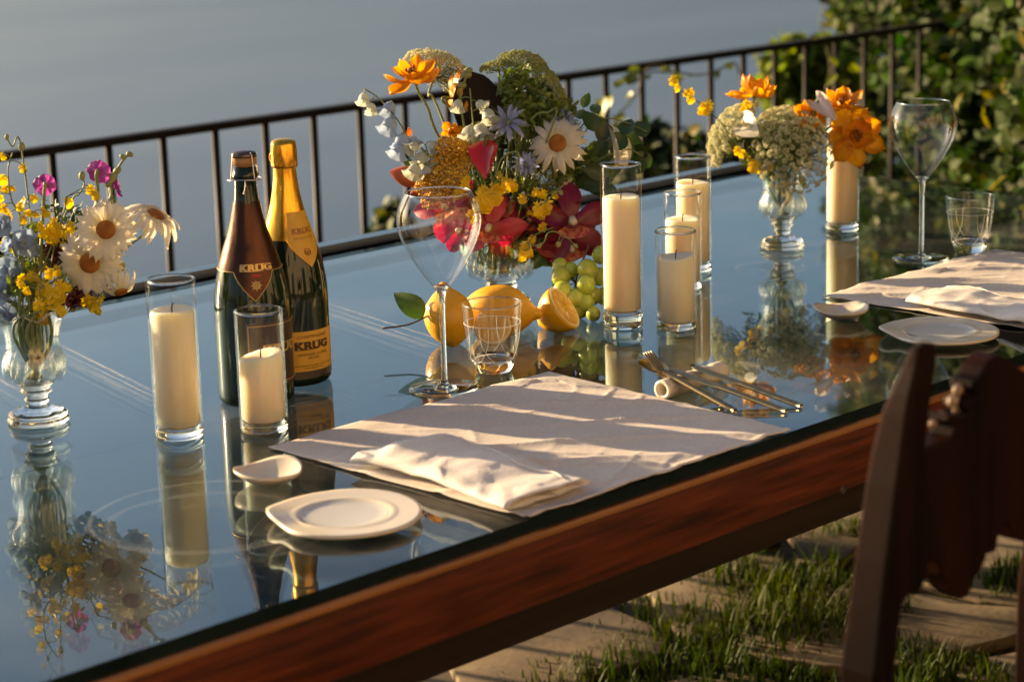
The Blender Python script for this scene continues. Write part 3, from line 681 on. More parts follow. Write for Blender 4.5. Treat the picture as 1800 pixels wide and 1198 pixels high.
part('emblem', em2.mesh('emblem', M_PALEINK), gf, L=RZ(ga-.05) @ T(rz+.0012, 0, .180) @ RY(PI/2-.48))
def capmod(a, i): return 1+(.05*math.cos(4*a) if i > 1 else 0)+.02*math.sin(9*a+i)+.015*math.sin(17*a-2*i)
part('foil_cap', MB().add(*lathe([(.0152, .2885), (.0168, .2895), (.0172, .293), (.0176, .300), (.0172, .310), (.0165, .318), (.0158, .3225), (.0120, .3255), (0, .3262)], 48, capmod)).mesh('foil_cap', M_GOLDFOIL), b2)
part('foil_ring', MB().add(*tube([(.0185*math.cos(t)*.30+.0178, .0185*math.sin(t)*.30, 0) for t in np.linspace(0, 2*PI, 20)], .0007, 5)).mesh('foil_ring', M_GOLDFOIL), b2, L=RZ(ang_of(-.8, .6)) @ T(0, 0, .303) @ T(.0178, 0, 0) @ RY(PI/2) @ T(-.0178, 0, 0))
la2 = ang_of(.60, .8)
f1 = lab(bt, la2, 1.05, .022, .076, .0005); lb = part('label', MB().add(*wrap(f1, 34, 5)).mesh('label', M_GOLDPAP), b2)
part('lettering', text_mesh('CHAMPAGNE', .0058, bt, .0685, la2, .0010, 'lettering', M_INK, 1.25), lb)
part('lettering', text_mesh('KRUG', .0140, bt, .0560, la2, .0010, 'lettering', M_INK, 1.35, .0008, KS), lb)
part('lettering', text_mesh('GRANDE CUVÉE', .0048, bt, .0445, la2, .0010, 'lettering', M_INK, 1.3), lb)
part('lettering', text_mesh('PRIVÉE', .0042, bt, .0395, la2, .0010, 'lettering', M_INK, 1.3), lb)
part('lettering', text_mesh('MAISON FONDÉE EN 1843 - REIMS - FRANCE', .0027, bt, .0295, la2, .0010, 'lettering', M_INK, 1.25), lb)
part('lettering', text_mesh('ÉLABORÉ PAR KRUG', .0024, bt, .0262, la2, .0010, 'lettering', M_INK, 1.25), lb)
M_BASELAB = mat('base_band', (.030, .011, .006), rough=.3, coat=.4)
f1 = lab(bt, la2, 1.05, .0125, .0218, .0004); part('base_band', MB().add(*wrap(f1, 34, 2)).mesh('base_band', M_BASELAB), b2)

# ------------------------------------------------------------------ wine glasses, tumblers
def wine_glass(px, py, label):
    P = at(px, py); g = thing('wine_glass', label, 'wine glass', T(*P), 'long stemmed wine glasses')
    bowl = smoothprof([(.0048, .129), (.0115, .1345), (.0265, .154), (.0420, .180), (.0505, .201), (.0530, .217), (.0500, .234), (.0415, .252)], 6)
    part('bowl', MB().add(*lathe(bowl, 56, cap=False)).mesh('bowl', G_WINE), g)
    part('rim', MB().add(*lathe([(.0417, .2515), (.0412, .2527), (.0406, .2518), (.0411, .2508)], 56, closed=True)).mesh('rim', G_SOLID), g)
    part('stem', MB().add(*lathe(smoothprof([(.0085, .006), (.0042, .013), (.0036, .04), (.0036, .088), (.0042, .114), (.0062, .1270), (.0112, .1335)], 5), 20)).mesh('stem', G_SOLID), g)
    part('foot', MB().add(*lathe([(0, .0008), (.0440, .0008), (.0458, .0014), (.0452, .0026), (.030, .0034), (.014, .0050), (.0080, .0068), (0, .0068)], 56)).mesh('foot', G_SOLID), g)
wine_glass(782, 684, 'tall tulip shaped wine glass standing in front of the lemons')
wine_glass(1619, 456, 'tall tulip shaped wine glass standing before the hedge at the right')
M_ETCH = mat('etched_line', (.75, .75, .72), rough=.8, trans=.3)
def tumbler(px, py, label, a0):
    P = at(px, py); g = thing('tumbler', label, 'tumbler', T(*P), 'tumblers etched with lines')
    out = smoothprof([(.0225, .0015), (.0262, .010), (.0315, .030), (.0358, .058), (.0388, .092)], 5)
    part('wall', MB().add(*lathe([p for p in out if p[1] > .019], 48, cap=False)).mesh('wall', G_THIN), g)
    part('base', MB().add(*lathe([(0, .001), (.021, .001), (.0226, .0022), (.0260, .010), (.0290, .0205), (.0268, .0195), (.018, .0165), (0, .0155)], 48)).mesh('base', G_SOLID), g)
    part('rim', MB().add(*lathe([(.0390, .0915), (.0380, .0926), (.0370, .0915), (.0380, .0905)], 48, closed=True)).mesh('rim', G_SOLID), g)
    def s(a, z): r = interp(out, z)+.0003; return Vector((r*math.cos(a), r*math.sin(a), z))
    part('etched_line', MB().add(*tube([s(t, .066) for t in np.linspace(0, 2*PI, 60)], .0005, 5)).mesh('etched_line', M_ETCH), g)
    for k in range(4):
        a = a0+k*PI/2
        L = bez([s(a, .066), s(a+.08, .040), s(a+.5, .020), s(a+.95, .017)], 10); part('etched_line', MB().add(*tube(L, .0004, 5)).mesh('etched_line', M_ETCH), g)
        L = bez([s(a+.35, .066), s(a+.30, .042), s(a, .022), s(a-.35, .016)], 10); part('etched_line', MB().add(*tube(L, .0004, 5)).mesh('etched_line', M_ETCH), g)
tumbler(868, 653, 'short etched tumbler in front of the middle lemon', .3)
tumbler(1704, 443, 'short etched tumbler behind the right cloth beside the wine glass', .9)

# ------------------------------------------------------------------ vases
def vase(px, py, label, s=1.0):
    P = at(px, py); g = thing('crystal_vase', label, 'vase', T(*P) @ SC(s), 'footed crystal vases')
    N_ = 64
    def lobe(a, i): return 1
    out = smoothprof([(.0125, .040), (.0175, .047), (.0250, .054), (.0345, .066), (.0372, .075), (.0352, .085), (.0325, .094), (.0330, .108), (.0365, .124), (.0450, .138)], 4)
    def mod(a, i):
        z = out[i][1] if i < len(out) else 0
        k = math.exp(-((z-.072)/.013)**2); m_ = 1+.10*k*abs(math.cos(5*a))-.05*k
        e = max(0, (z-.118)/.02); return (m_*(1+.05*e*math.cos(8*a)), .0045*e*math.cos(8*a))
    part('bowl', MB().add(*lathe(out, 96, mod, cap=False)).mesh('bowl', G_CRYS), g)
    ib = [(r-.0035, z) for r, z in out if z > .05]
    def mod2(a, i):
        z = ib[i][1]; k = math.exp(-((z-.072)/.013)**2); e = max(0, (z-.118)/.02); return (1+.06*k*abs(math.cos(5*a)), .0045*e*math.cos(8*a))
    part('lining', MB().add(*lathe(ib, 96, mod2, cap=False)).mesh('lining', G_CRYS), g)
    for k in range(10):   # solid lobes round the belly
        a = k*PI/5+.3
        part('lobe', MB().add(*ball(.0095, (.0300*math.cos(a), .0300*math.sin(a), .070), 14, 11, (1, 1, 1.75))).mesh('lobe', G_CRYS), g)
    part('knop', MB().add(*lathe(smoothprof([(.0155, .020), (.0120, .0235), (.0150, .029), (.0128, .034), (.0190, .040), (.0168, .045), (.0215, .050), (.010, .0515), (0, .052)], 4), 40, lambda a, i: 1+.03*math.cos(10*a))).mesh('knop', G_SOLID), g)
    part('foot', MB().add(*lathe(smoothprof([(0, .0006), (.030, .0006), (.0362, .002), (.0370, .006), (.0345, .0095), (.0352, .0125), (.0300, .0165), (.022, .0185), (.0158, .0215), (0, .0216)], 3), 60, lambda a, i: 1+.018*math.cos(10*a))).mesh('foot', G_SOLID), g)
    part('rim', MB().add(*tube([(.0450*(1+.05*math.cos(8*a))*math.cos(a), .0450*(1+.05*math.cos(8*a))*math.sin(a), .138+.0045*math.cos(8*a)) for a in np.linspace(0, 2*PI, 97)], .0016, 6)).mesh('rim', G_SOLID), g)
    return P
PV_L = vase(68, 742, 'footed crystal vase at the left edge holding daisies and yellow sprays')
PV_R = vase(1375, 436, 'footed crystal vase with lobed belly holding the round white umbels', 1.0)
def bowl_vase(px, py, label):
    P = at(px, py); g = thing('crystal_bowl', label, 'vase', T(*P))
    out = smoothprof([(.020, .036), (.032, .042), (.050, .056), (.060, .075), (.064, .095)], 5)
    part('bowl', MB().add(*lathe(out, 96, lambda a, i: (1+.05*abs(math.cos(7*a))*min(1, i/6), .004*math.cos(14*a)*(i/24)), cap=False)).mesh('bowl', G_CRYS), g)
    part('lining', MB().add(*lathe([(r-.004, z+.002) for r, z in out], 96, lambda a, i: 1+.03*abs(math.cos(7*a)), cap=False)).mesh('lining', G_CRYS), g)
    for k in range(14):
        a = k*PI/7; part('lobe', MB().add(*ball(.0110, (.043*math.cos(a), .043*math.sin(a), .057), 14, 11, (1, 1, 1.7))).mesh('lobe', G_CRYS), g)
    part('foot', MB().add(*lathe(smoothprof([(0, .0006), (.036, .0006), (.042, .003), (.040, .008), (.027, .014), (.0215, .020), (.0235, .027), (.0215, .033), (.026, .039), (0, .0395)], 4), 60, lambda a, i: 1+.02*math.cos(14*a))).mesh('foot', G_SOLID), g)
    return P
PV_C = bowl_vase(882, 530, 'footed crystal bowl under the large bouquet, behind the lemons')

# ------------------------------------------------------------------ plates and dishes
M_PORC = mat('cream_porcelain', (.62, .56, .45), (.65, .59, .48), scale=12, rough=.32, coat=.25, sss=.15, ssss=.004)
M_PORCG = mat('glazed_well', (.52, .51, .48), (.56, .55, .52), scale=12, rough=.35, coat=.1)
aL = math.atan2(-1.0*CR.y+.62*-CF.y, -1.0*CR.x+.62*-CF.x)      # towards the left and the camera
aB = math.atan2(-.25*CR.y+1.0*CF.y, -.25*CR.x+1.0*CF.x)
def adiff(a, b): return (a-b+PI) % (2*PI)-PI
def plate(px, py, R, label):
    P = at(px, py); g = thing('shell_rim_plate', label, 'plate', T(*P), 'cream plates with a curled rim')
    na, nr = 120, 22
    def outl(a):
        d = adiff(a, aL); r = R*(1-.12*math.exp(-(d/.36)**2)+.015*math.sin(3*a)); d2 = adiff(a, aB); return r*(1-.022*(1/(1+math.exp(-d2*25)))*math.exp(-max(0, d2)*1.5))
    def zt(a, t):
        d = adiff(a, aL); d3 = adiff(a, aL-.42)
        rim = .007+.0035*t+.006*math.exp(-(d3/.40)**2)*max(0, t-.62)/.38 - .002*math.exp(-(d/.3)**2)*t
        q = t*R
        ridge = .0018*math.exp(-((q-.62*R)/(.030*R))**2)
        well = -.0015/(1+math.exp((q-.56*R)/(.02*R)))
        return rim+ridge+well
    V = []; F = []
    for i in range(nr+1):
        t = (i/nr)
        for j in range(na):
            a = 2*PI*j/na; r = outl(a)*t if t > .75 else R*t*(1-(1-outl(a)/R)*max(0, (t-.62))/.13) if t > .62 else R*t
            V.append((r*math.cos(a), r*math.sin(a), zt(a, t)))
    o = len(V)
    for t, dz in ((1.0, -.0035), (.93, -.006), (.6, None), (0, None)):
        for j in range(na):
            a = 2*PI*j/na; r = (outl(a) if t > .75 else R)*t; V.append((r*math.cos(a), r*math.sin(a), zt(a, 1)+dz if dz else .0006))
    n_ = nr+4
    for i in range(n_):
        for j in range(na): F.append((i*na+j, i*na+(j+1) % na, (i+1)*na+(j+1) % na, (i+1)*na+j))
    part('rim', MB().add(V, F).mesh('rim', M_PORC), g)
    part('well', MB().add(*lathe([(0, .0071), (R*.42, .0071), (R*.51, .0075), (R*.56, .0088)], 60, cap=False)).mesh('well', M_PORCG), g)
plate(606, 916, .0805, 'cream plate with a curled rim at the near edge of the table')
plate(1650, 592, .0805, 'cream plate with a curled rim partly behind the chair post')
def dish(px, py, R, label, ph):
    P = at(px, py); g = thing('small_dish', label, 'dish', T(*P), 'small shell shaped dishes')
    def fn(a, t):
        r = R*t*(1+.03*math.sin(2*a+ph)+.02*math.sin(3*a+1)); return r, (.0150+.0024*math.sin(2*a+ph+1)+.0014*math.sin(3*a+ph))*t**2.2
    V = []; F = []; na, nr = 64, 12
    for i in range(nr+1):
        for j in range(na):
            a = 2*PI*j/na; r, z = fn(a, i/nr); V.append((r*math.cos(a), r*math.sin(a), z+.0035))
    for i in range(nr, -1, -1):
        for j in range(na):
            a = 2*PI*j/na; t = i/nr; r, z = fn(a, t); V.append((r*math.cos(a)*.985, r*math.sin(a)*.985, max(.0005, z-.0005*t)))
    for i in range(2*nr+1):
        for j in range(na): F.append((i*na+j, i*na+(j+1) % na, (i+1)*na+(j+1) % na, (i+1)*na+j))
    part('bowl', MB().add(V, F).mesh('bowl', M_PORC), g)
dish(473, 850, .0385, 'small cream shell dish left of the near cloth behind the plate', .4)
dish(1480, 561, .0385, 'small cream shell dish at the left corner of the right cloth', 2.0)

# ------------------------------------------------------------------ linen
M_LINEN = mat('white_linen', (.66, .59, .52), (.73, .66, .59), scale=220, rough=.85, bump=.25, sss=0, trans=.12, tr_tint=1.0)
def ridge(x): return 1-abs(2*(x-math.floor(x))-1)
def placemat(x0, x1, y0, y1, label, seed):
    nx, ny = 150, 130; z0 = ZT+.0016
    def fn(u, v):
        x = x0+(x1-x0-.030*(1-v))*u; y = y0+(y1-y0)*v
        q = (x+y)/1.414; p = (x-y)/1.414
        wv = q*10.5+.7*mnoise.noise(Vector((p*3.0, q*2.5, seed)))
        r = ridge(wv)**5*(.5+.6*mnoise.noise(Vector((p*4.5, q*4, seed+3))))
        h = .0100*max(0, r)+.0055*max(0, ridge(q*23+p*4+1.5*mnoise.noise(Vector((p*5, q*4, seed+40))))**6*(.3+mnoise.noise(Vector((p*9, q*7, seed+50)))))+.0030*ridge(p*14-q*6+1.2*mnoise.noise(Vector((p*6, q*6, seed+60))))**8*max(0, .2+mnoise.noise(Vector((p*8, q*8, seed+70))))+.0028*(1+mnoise.noise(Vector((q*17, p*6, seed+7))))+.0022*(1+mnoise.noise(Vector((q*42, p*12, seed+9))))*.5
        e = min(u, 1-u, v, 1-v); h *= min(1, .35+e*9)
        if v < .02: h += .002
        wob = .006*mnoise.noise(Vector((x*7, y*7, seed+20)))
        return (x+wob*(1 if e < .1 else 0), y+wob*(1 if (e < .1 and v > .1) else 0)+(.004*mnoise.noise(Vector((x*28, 0, seed))) if v < .05 else 0), z0+h)
    V, F = sheet(fn, nx, ny); n = len(V)
    V2 = V+[(x, y, max(ZT+.0004, z-.0011)) for x, y, z in V]; F2 = F+[tuple(reversed([i+n for i in f])) for f in F]
    # hem
    idx = lambda i, j: i*(ny+1)+j
    per = [idx(i, 0) for i in range(nx+1)]+[idx(nx, j) for j in range(1, ny+1)]+[idx(i, ny) for i in range(nx-1, -1, -1)]+[idx(0, j) for j in range(ny-1, 0, -1)]
    for a, b in zip(per, per[1:]+per[:1]): F2.append((b, a, a+n, b+n))
    return solo('placemat', MB().add(V2, F2).mesh('placemat', M_LINEN), label, 'placemat', group='linen placemats')
a, b = at(478, 790), at(965, 655)
placemat(1.534, 2.000, 1.526, 1.945, 'crumpled white linen placemat with the tall wine glass behind it', 1.3)
placemat(2.585, 3.045, 1.526, 1.948, 'crumpled white linen placemat at the right edge behind the chair', 6.1)
M_NAPK = mat('white_napkin', (.74, .69, .64), (.78, .73, .68), scale=260, rough=.85, bump=.25, trans=.1, tr_tint=1.0)
def napkin(x0, y0, y1, wd, label, seed):
    """a napkin folded into a soft flattened roll lying from the mat's back towards the table's edge."""
    zb = ZT+.0105; ny, na = 50, 44
    o = T(x0, y0, zb)
    def ring(v, inset=0.0):
        out = []
        hh = .0095+.003*math.sin(v*5+seed)+.004*mnoise.noise(Vector((v*4, seed, 0))); w_ = wd*(1+.10*mnoise.noise(Vector((v*3, seed, 5))))
        hh *= min(1, .45+v*3) if v < .2 else 1
        for j in range(na):
            a = 2*PI*j/na; c, s = math.cos(a), math.sin(a)
            x = w_/2*(abs(c)**.55)*(1 if c > 0 else -1)*(1-inset); z = hh*(abs(s)**.75)*(1 if s > 0 else -.55)*(1-inset)
            if c > 0: z *= 1-.45*c
            z += .0030*mnoise.noise(Vector((x*40, v*9, seed)))+.0022*max(0, ridge(v*4+x*12+mnoise.noise(Vector((x*20, v*4, 3))))**5)*(1 if s > 0 else 0)
            out.append((x+wd/2, z+hh*.62))
        return out
    V = []; F = []
    L = y1-y0
    for i in range(ny+1):
        v = i/ny
        for (x, z) in ring(v): V.append((x+.012*math.sin(v*3+seed), L*v+.006*math.sin(x*30), z-.010*0))
    for i in range(ny):
        for j in range(na): F.append((i*na+j, i*na+(j+1) % na, (i+1)*na+(j+1) % na, (i+1)*na+j))
    # the near end: a lip and the hollow between the layers
    rings = [(ny, .14, 0), (ny, .20, -.02), (ny, .45, -.06)]
    base = len(V)
    for (i, ins, dy) in rings:
        for (x, z) in ring(1, ins): V.append((x+.012*math.sin(3+seed), L-(dy if L < 0 else -dy)*1.0, z))
    prev = ny*na
    for k in range(3):
        for j in range(na): F.append((prev+j, prev+(j+1) % na, base+k*na+(j+1) % na, base+k*na+j))
        prev = base+k*na
    F.append(tuple(prev+j for j in range(na))); F.append(tuple(range(na-1, -1, -1)))
    g = thing('napkin', label, 'napkin', o, 'folded white napkins')
    part('cloth', MB().add(V, F).mesh('cloth', M_NAPK), g)
    def top(u, v):
        r = ring(v); k = (u-.5)*1.0; x = wd*(.1+.8*u); hh = max(z for xx, z in r)
        return (x+.012*math.sin(v*3+seed), L*v, hh+.0016-.004*abs(k)*2-.001)
    # a loose upper layer with a turned edge
    q = [(wd*.80+.012*math.sin(v*3+seed)+.012*mnoise.noise(Vector((v*5, seed, 2))), L*(.02+.93*v), max(z for xx, z in ring(v))*(.86)+.0012) for v in np.linspace(0, 1, 30)]
    part('hem', MB().add(*tube(q, .0009, 5)).mesh('hem', M_NAPK), g)
napkin(1.524, 1.80, 1.541, .120, 'white napkin folded on the near placemat behind the plate', .7)
napkin(2.577, 1.80, 1.541, .120, 'white napkin folded on the right placemat', 2.4)

# ------------------------------------------------------------------ cutlery and its rest
M_PALEG = mat('champagne_gold', (.40, .29, .14), (.48, .35, .17), scale=60, rough=.3, metal=1.0)
M_REST = mat('cream_ceramic', (.70, .62, .47), (.75, .67, .52), scale=30, rough=.35, coat=.3)
rA, rB = at(1164, 703), at(1268, 668); rr_ = .0128
def rest():
    ax = (rB-rA); L = ax.length; g = thing('cutlery_rest', 'cream ceramic tube with grooves propping the cutlery beside the near placemat', 'cutlery rest', frame(rA+Vector((0, 0, rr_)), ax, 0, Vector((0, 0, 1))))
    V = []; F = []; n, k = 40, 40; grooves = [.30, .54, .80]
    for i in range(k+1):
        t = i/k
        for j in range(n):
            a = 2*PI*j/n; r = rr_*(1-.05*abs(2*t-1)**8)
            x, y = r*math.cos(a), r*math.sin(a)
            for gq in grooves:
                if y > .3*r: y -= .0026*math.exp(-((t-gq)/.028)**2)*(y/r)
            V.append((x, y, L*t))
    for i in range(k):
        for j in range(n): F.append((i*n+j, i*n+(j+1) % n, (i+1)*n+(j+1) % n, (i+1)*n+j))
    o = len(V)
    for (rf, z) in ((.60, 0), (.56, .004), (.56, L-.004), (.60, L)):
        for j in range(n):
            a = 2*PI*j/n; V.append((rr_*rf*math.cos(a), rr_*rf*math.sin(a), z))
    def band(a0, b0):
        for j in range(n): F.append((a0+j, b0+j, b0+(j+1) % n, a0+(j+1) % n))
    band(0, o); band(o, o+n); band(o+n, o+2*n); band(o+2*n, o+3*n); band(o+3*n, k*n)
    part('tube', MB().add(V, F).mesh('tube', M_REST), g)
rest()
def cutlery(kind, hp, rp, tp, label, zr=2*rr_-.0005):
    """hp head tip, rp crossing over the rest, tp handle's end (picture points of table-plane positions)."""
    H, Rr, E = hp, rp, tp
    g = thing(kind, label, kind, T(*E), 'gold cutlery on the rest')
    d = (E-H).normalized(); side = d.cross(Vector((0, 0, 1))).normalized(); upv = side.cross(d).normalized()
    if upv.z < 0: upv = -upv; side = -side
    V = []; F = []; n = 24; L = (E-H).length
    def wdt(t):
        if kind == 'fork': return .0042+.0018*max(0, (t-.45)/.55)+(.006*math.exp(-((t-.24)/.09)**2))
        if kind == 'spoon': return .0042+.0018*max(0, (t-.45)/.55)
        return (.0085 if t < .42 else .0056+.0010*(t-.42)) * (1 if t > .05 else .4+t*12)
    def zof(t):
        if kind == 'fork': return .0 + .012*max(0, .30-t)/.30*(1) - .006*math.exp(-((t-.22)/.1)**2)
        if kind == 'spoon': return .004*max(0, .28-t)
        return 0
    t0 = {'fork': .22, 'spoon': .24, 'knife': 0}[kind]
    rows = []
    for i in range(n+1):
        t = t0+(1-t0)*i/n; c = H.lerp(E, t)+upv*zof(t); w_ = wdt(t); th = .0021 if kind != 'knife' or t > .42 else .0007
        if t > .96: w_ *= .75
        rows.append([c-side*w_, c-side*w_*.5+upv*th*1.3, c+side*w_*.5+upv*th*1.3, c+side*w_, c+side*w_*.5-upv*th, c-side*w_*.5-upv*th])
    for i, r in enumerate(rows):
        V += r
        if i:
            for j in range(6): F.append(((i-1)*6+j, (i-1)*6+(j+1) % 6, i*6+(j+1) % 6, i*6+j))
    F.append(tuple(range(6))); F.append(tuple(n*6+j for j in range(5, -1, -1)))
    part('handle' if kind != 'knife' else 'blade_and_handle', MB().add(V, F).mesh('handle', M_PALEG), g, W=Matrix.Identity(4))
    if kind == 'fork':
        for k in range(4):
            o = (k-1.5)*.0046
            P_ = [H.lerp(E, t)+upv*(zof(t)+.001)+side*o*(1 if t < .18 else (.26-t)/.08) for t in np.linspace(0, .245, 9)]
            part('tine', MB().add(*tube(P_, [.0007]+[.0014]*8, 6)).mesh('tine', M_PALEG), g, W=Matrix.Identity(4))
    if kind == 'spoon':
        def sp(u, v):
            a = 2*PI*u; t = .13; c = H.lerp(E, t); rx, ry = .0165*v, .13*L*v*1.05; x = math.cos(a)*ry; y = math.sin(a)*rx*(1-.12*math.cos(a)); return c+d*x+side*y+upv*(-.0075*(1-v*v)+.002)
        V, F = sheet(sp, 28, 7); me = MB().add(V, F).mesh('bowl', M_PALEG); part('bowl', me, g, W=Matrix.Identity(4))
def cut(kind, h, r, e, label, zlift=0.0):
    """the piece lies over the rest: its handle's end touches the glass."""
    E = at(*e, ZT+.002); Rr = at(*r, ZT+2*rr_-.001); d = (Rr-E); 
    # run on past the rest to the head's picture x
    best = None
    for k in np.linspace(1.0, 2.2, 120):
        p = E+d*k; q = p-CAM; x = CX+FPX*q.dot(CR)/q.dot(CF)
        if best is None or abs(x-h) < best[0]: best = (abs(x-h), p)
    cutlery(kind, best[1], Rr, E, label)
cut('spoon', 1130, (1193, 668), (1292, 722), 'gold spoon lying under the fork across the rest')
cut('fork', 1133, (1186, 664), (1270, 712), 'gold fork with its tines up across the rest')
cut('knife', 1170, (1222, 664), (1382, 723), 'gold knife across the middle of the rest')
cut('knife', 1215, (1256, 657), (1408, 714), 'gold knife at the far end of the rest')

# ------------------------------------------------------------------ fruit
M_LEMON = mat('lemon_peel', (.74, .36, .006), (.82, .46, .012), scale=6, rough=.38, bump=.35, bscale=170, sss=.25, ssss=.004, sssr=(1, .6, .1))
M_LCUT = mat('lemon_flesh', (.70, .38, .05), (.80, .52, .12), scale=60, rough=.2, sss=.4, ssss=.004)
M_PITH = mat('lemon_pith', (.80, .66, .36), rough=.6)
M_LEAFG = mat('green_leaf', (.055, .12, .018), (.10, .18, .03), scale=50, rough=.4, trans=.35, coat=.1, orand=.15)
M_LEAFD = mat('dark_leaf', (.025, .055, .015), (.045, .085, .02), scale=40, rough=.42, trans=.25, orand=.2)
M_STEMG = mat('green_stem', (.13, .19, .05), (.20, .25, .08), scale=30, rough=.5, trans=.1)
M_TWIG = mat('brown_twig', (.07, .04, .02), (.12, .07, .035), scale=60, rough=.7)
def lemon_prof(R, L, k=1.0):
    return smoothprof([(0, -L*.56), (R*.16, -L*.53), (R*.55, -L*.42), (R*.9, -L*.22), (R, 0), (R*.9, L*.22), (R*.55, L*.40), (R*.27, L*.50), (R*.20, L*.57), (R*.10, L*.615), (0, L*.62)], 4)
def lemon(c, ax, R, L, label, seed):
    g = thing('lemon', label, 'lemon', frame(c, ax))
    V, F = lathe(lemon_prof(R, L), 36); V = [(x*(1+.04*mnoise.noise(Vector((x*40, y*40, z*40+seed)))), y*(1+.04*mnoise.noise(Vector((x*40, y*40, z*40+seed+3)))), z) for x, y, z in V]
    part('peel', MB().add(V, F).mesh('peel', M_LEMON), g); return g
dl = depth(at(790, 606)); s_ = dl/FPX
g1 = lemon(pt(789, 556, dl), cd(-.18, 1, -.1), .0345, .078, 'upright lemon with a leaf on its stalk, behind the wine glass stem', 1)
LS = [pt(752, 555, dl-.02), pt(742, 560, dl-.02), pt(715, 571, dl-.03), pt(672, 577, dl-.04)]
part('stalk', MB().add(*tube(bez(LS, 6), .0013, 6)).mesh('stalk', M_TWIG), g1, W=Matrix.Identity(4))
lf = leaf_mesh(.055, .034, .22, .45, 'leaf', M_LEAFG)
part('leaf', lf, g1, W=frame(pt(743, 561, dl-.02), cd(.25, .25, .95), 0, CU*.35+CR*.9) @ RZ(1.9))
dm = depth(at(880, 590)); g2 = lemon(pt(878, 546, dm), cd(1, -.08, .05), .0365, .098, 'lemon lying on its side behind the etched tumbler, nipple to the right', 5)
def half_lemon(c, ax, R, label):
    g = thing('half_lemon', label, 'lemon', frame(c, ax))
    pr = [(r, z) for r, z in lemon_prof(R, R*2.5) if z <= 0]+[(R, 0)]
    part('peel', MB().add(*lathe(pr+[(R*.985, .0008), (R*.90, .001)], 36)).mesh('peel', M_LEMON), g)
    part('pith', MB().add(*lathe([(R*.99, .0006), (R*.95, .0014), (R*.86, .0010), (R*.05, .0008), (0, .0008)], 36)).mesh('pith', M_PITH), g)
    for k in range(9):
        a0 = 2*PI*k/9+.05; a1 = 2*PI*(k+1)/9-.05
        V = [(R*.06*math.cos((a0+a1)/2), R*.06*math.sin((a0+a1)/2), .0018)]
        for t in np.linspace(0, 1, 6): a = a0+(a1-a0)*t; V.append((R*.84*math.cos(a), R*.84*math.sin(a), .0016))
        V.append((R*.45*math.cos((a0+a1)/2), R*.45*math.sin((a0+a1)/2), .0034))
        F = [(0, 1, 7)]+[(i, i+1, 7) for i in range(1, 6)]+[(6, 0, 7)]
        part('segment', MB().add(V, F).mesh('segment', M_LCUT), g)
dh = depth(at(988, 581)); half_lemon(pt(992, 540, dh), cd(.72, .50, .35), .0335, 'cut half lemon with its face turned to the grapes')
half_lemon(pt(866, 574, dm-.035), cd(-.05, .25, 1), .026, 'small cut lemon half standing in for the lemon refracted through the etched tumbler')  # added solid in place of the lemon's refraction in the tumbler
M_GRAPE = mat('green_grape', (.33, .40, .045), (.43, .48, .07), scale=12, rough=.28, sss=.7, ssss=.008, sssr=(1, 1, .3), coat=.1, orand=.12)
gb = thing('grape_bunch', 'bunch of green grapes hanging behind the half lemon', 'grapes', T(*at(1030, 575)))
dg_ = depth(at(1035, 566))+.02
gm = MB().add(*ball(1, nu=20, nv=14, sz=(1, 1, 1.08))).mesh('grape', M_GRAPE)
stem0 = pt(1012, 498, dg_+.02); sb = MB()
sb.add(*tube(bez([pt(1035, 430, dg_+.03), pt(1020, 470, dg_+.02), stem0, pt(1020, 520, dg_+.02)], 5), .0016, 6))
for (x, y, r, dz) in [(1033, 474, 20, 0), (986, 486, 19, .01), (1030, 500, 18, -.012), (989, 512, 19, -.005), (1012, 524, 18, -.01), (1040, 520, 18, .005), (1043, 552, 14, -.02), (1018, 546, 18, .0), (1002, 476, 17, .03), (1052, 486, 17, .03), (1000, 542, 17, .02), (985, 468, 16, .03), (1056, 448, 17, .03), (1030, 532, 17, -.01), (1062, 520, 17, .03)]:
    c = pt(x, y, dg_+dz)
    if c.z < ZT+r*dg_/FPX: c.z = ZT+r*dg_/FPX
    part('grape', gm, gb, W=frame(c, Vector((rng.uniform(-.4, .4), rng.uniform(-.4, .4), 1))) @ SC(.92*r*dg_/FPX)); sb.add(*tube([c, c.lerp(stem0, .5)+Vector((0, 0, .004)), stem0], .0008, 5))
part('stalk', sb.mesh('stalk', M_TWIG), gb, W=Matrix.Identity(4))
# ================================================================== flowers
M_WHITEP = mat('white_petal', (.82, .76, .61), (.86, .81, .68), scale=26, stretch=(14, .6, 1), rough=.5, trans=.45, grad=(.72, .66, .40), gl=(.0, .014), bump=.25, tr_tint=1.1)
M_DISC = mat('daisy_disc', (.26, .075, .004), (.42, .15, .008), scale=90, rough=.7, bump=1.0, bscale=900)
M_ORANGE = mat('orange_petal', (.80, .30, .006), (.86, .44, .015), scale=22, stretch=(8, .7, 1), rough=.42, trans=.45, grad=(.80, .42, .02), gl=(0, .02), orand=.12)
M_AMBER = mat('stamen', (.25, .08, .008), (.40, .17, .015), scale=60, rough=.6)
M_YELLOW = mat('yellow_petal', (.84, .56, .006), (.88, .66, .012), scale=60, rough=.45, trans=.42, orand=.1, island=0)
M_PURPLE = mat('purple_petal', (.36, .08, .36), (.52, .18, .50), scale=24, stretch=(10, .7, 1), rough=.5, trans=.45)
M_BLUE = mat('blue_petal', (.34, .40, .66), (.50, .54, .78), scale=30, stretch=(6, 1, 1), rough=.5, trans=.4, orand=.1)
M_PALEB = mat('pale_blue_petal', (.30, .40, .56), (.52, .60, .72), scale=22, rough=.5, trans=.45, orand=.14)
M_PALEW = mat('white_bell', (.52, .57, .48), (.66, .68, .60), scale=30, rough=.5, trans=.45, orand=.1)
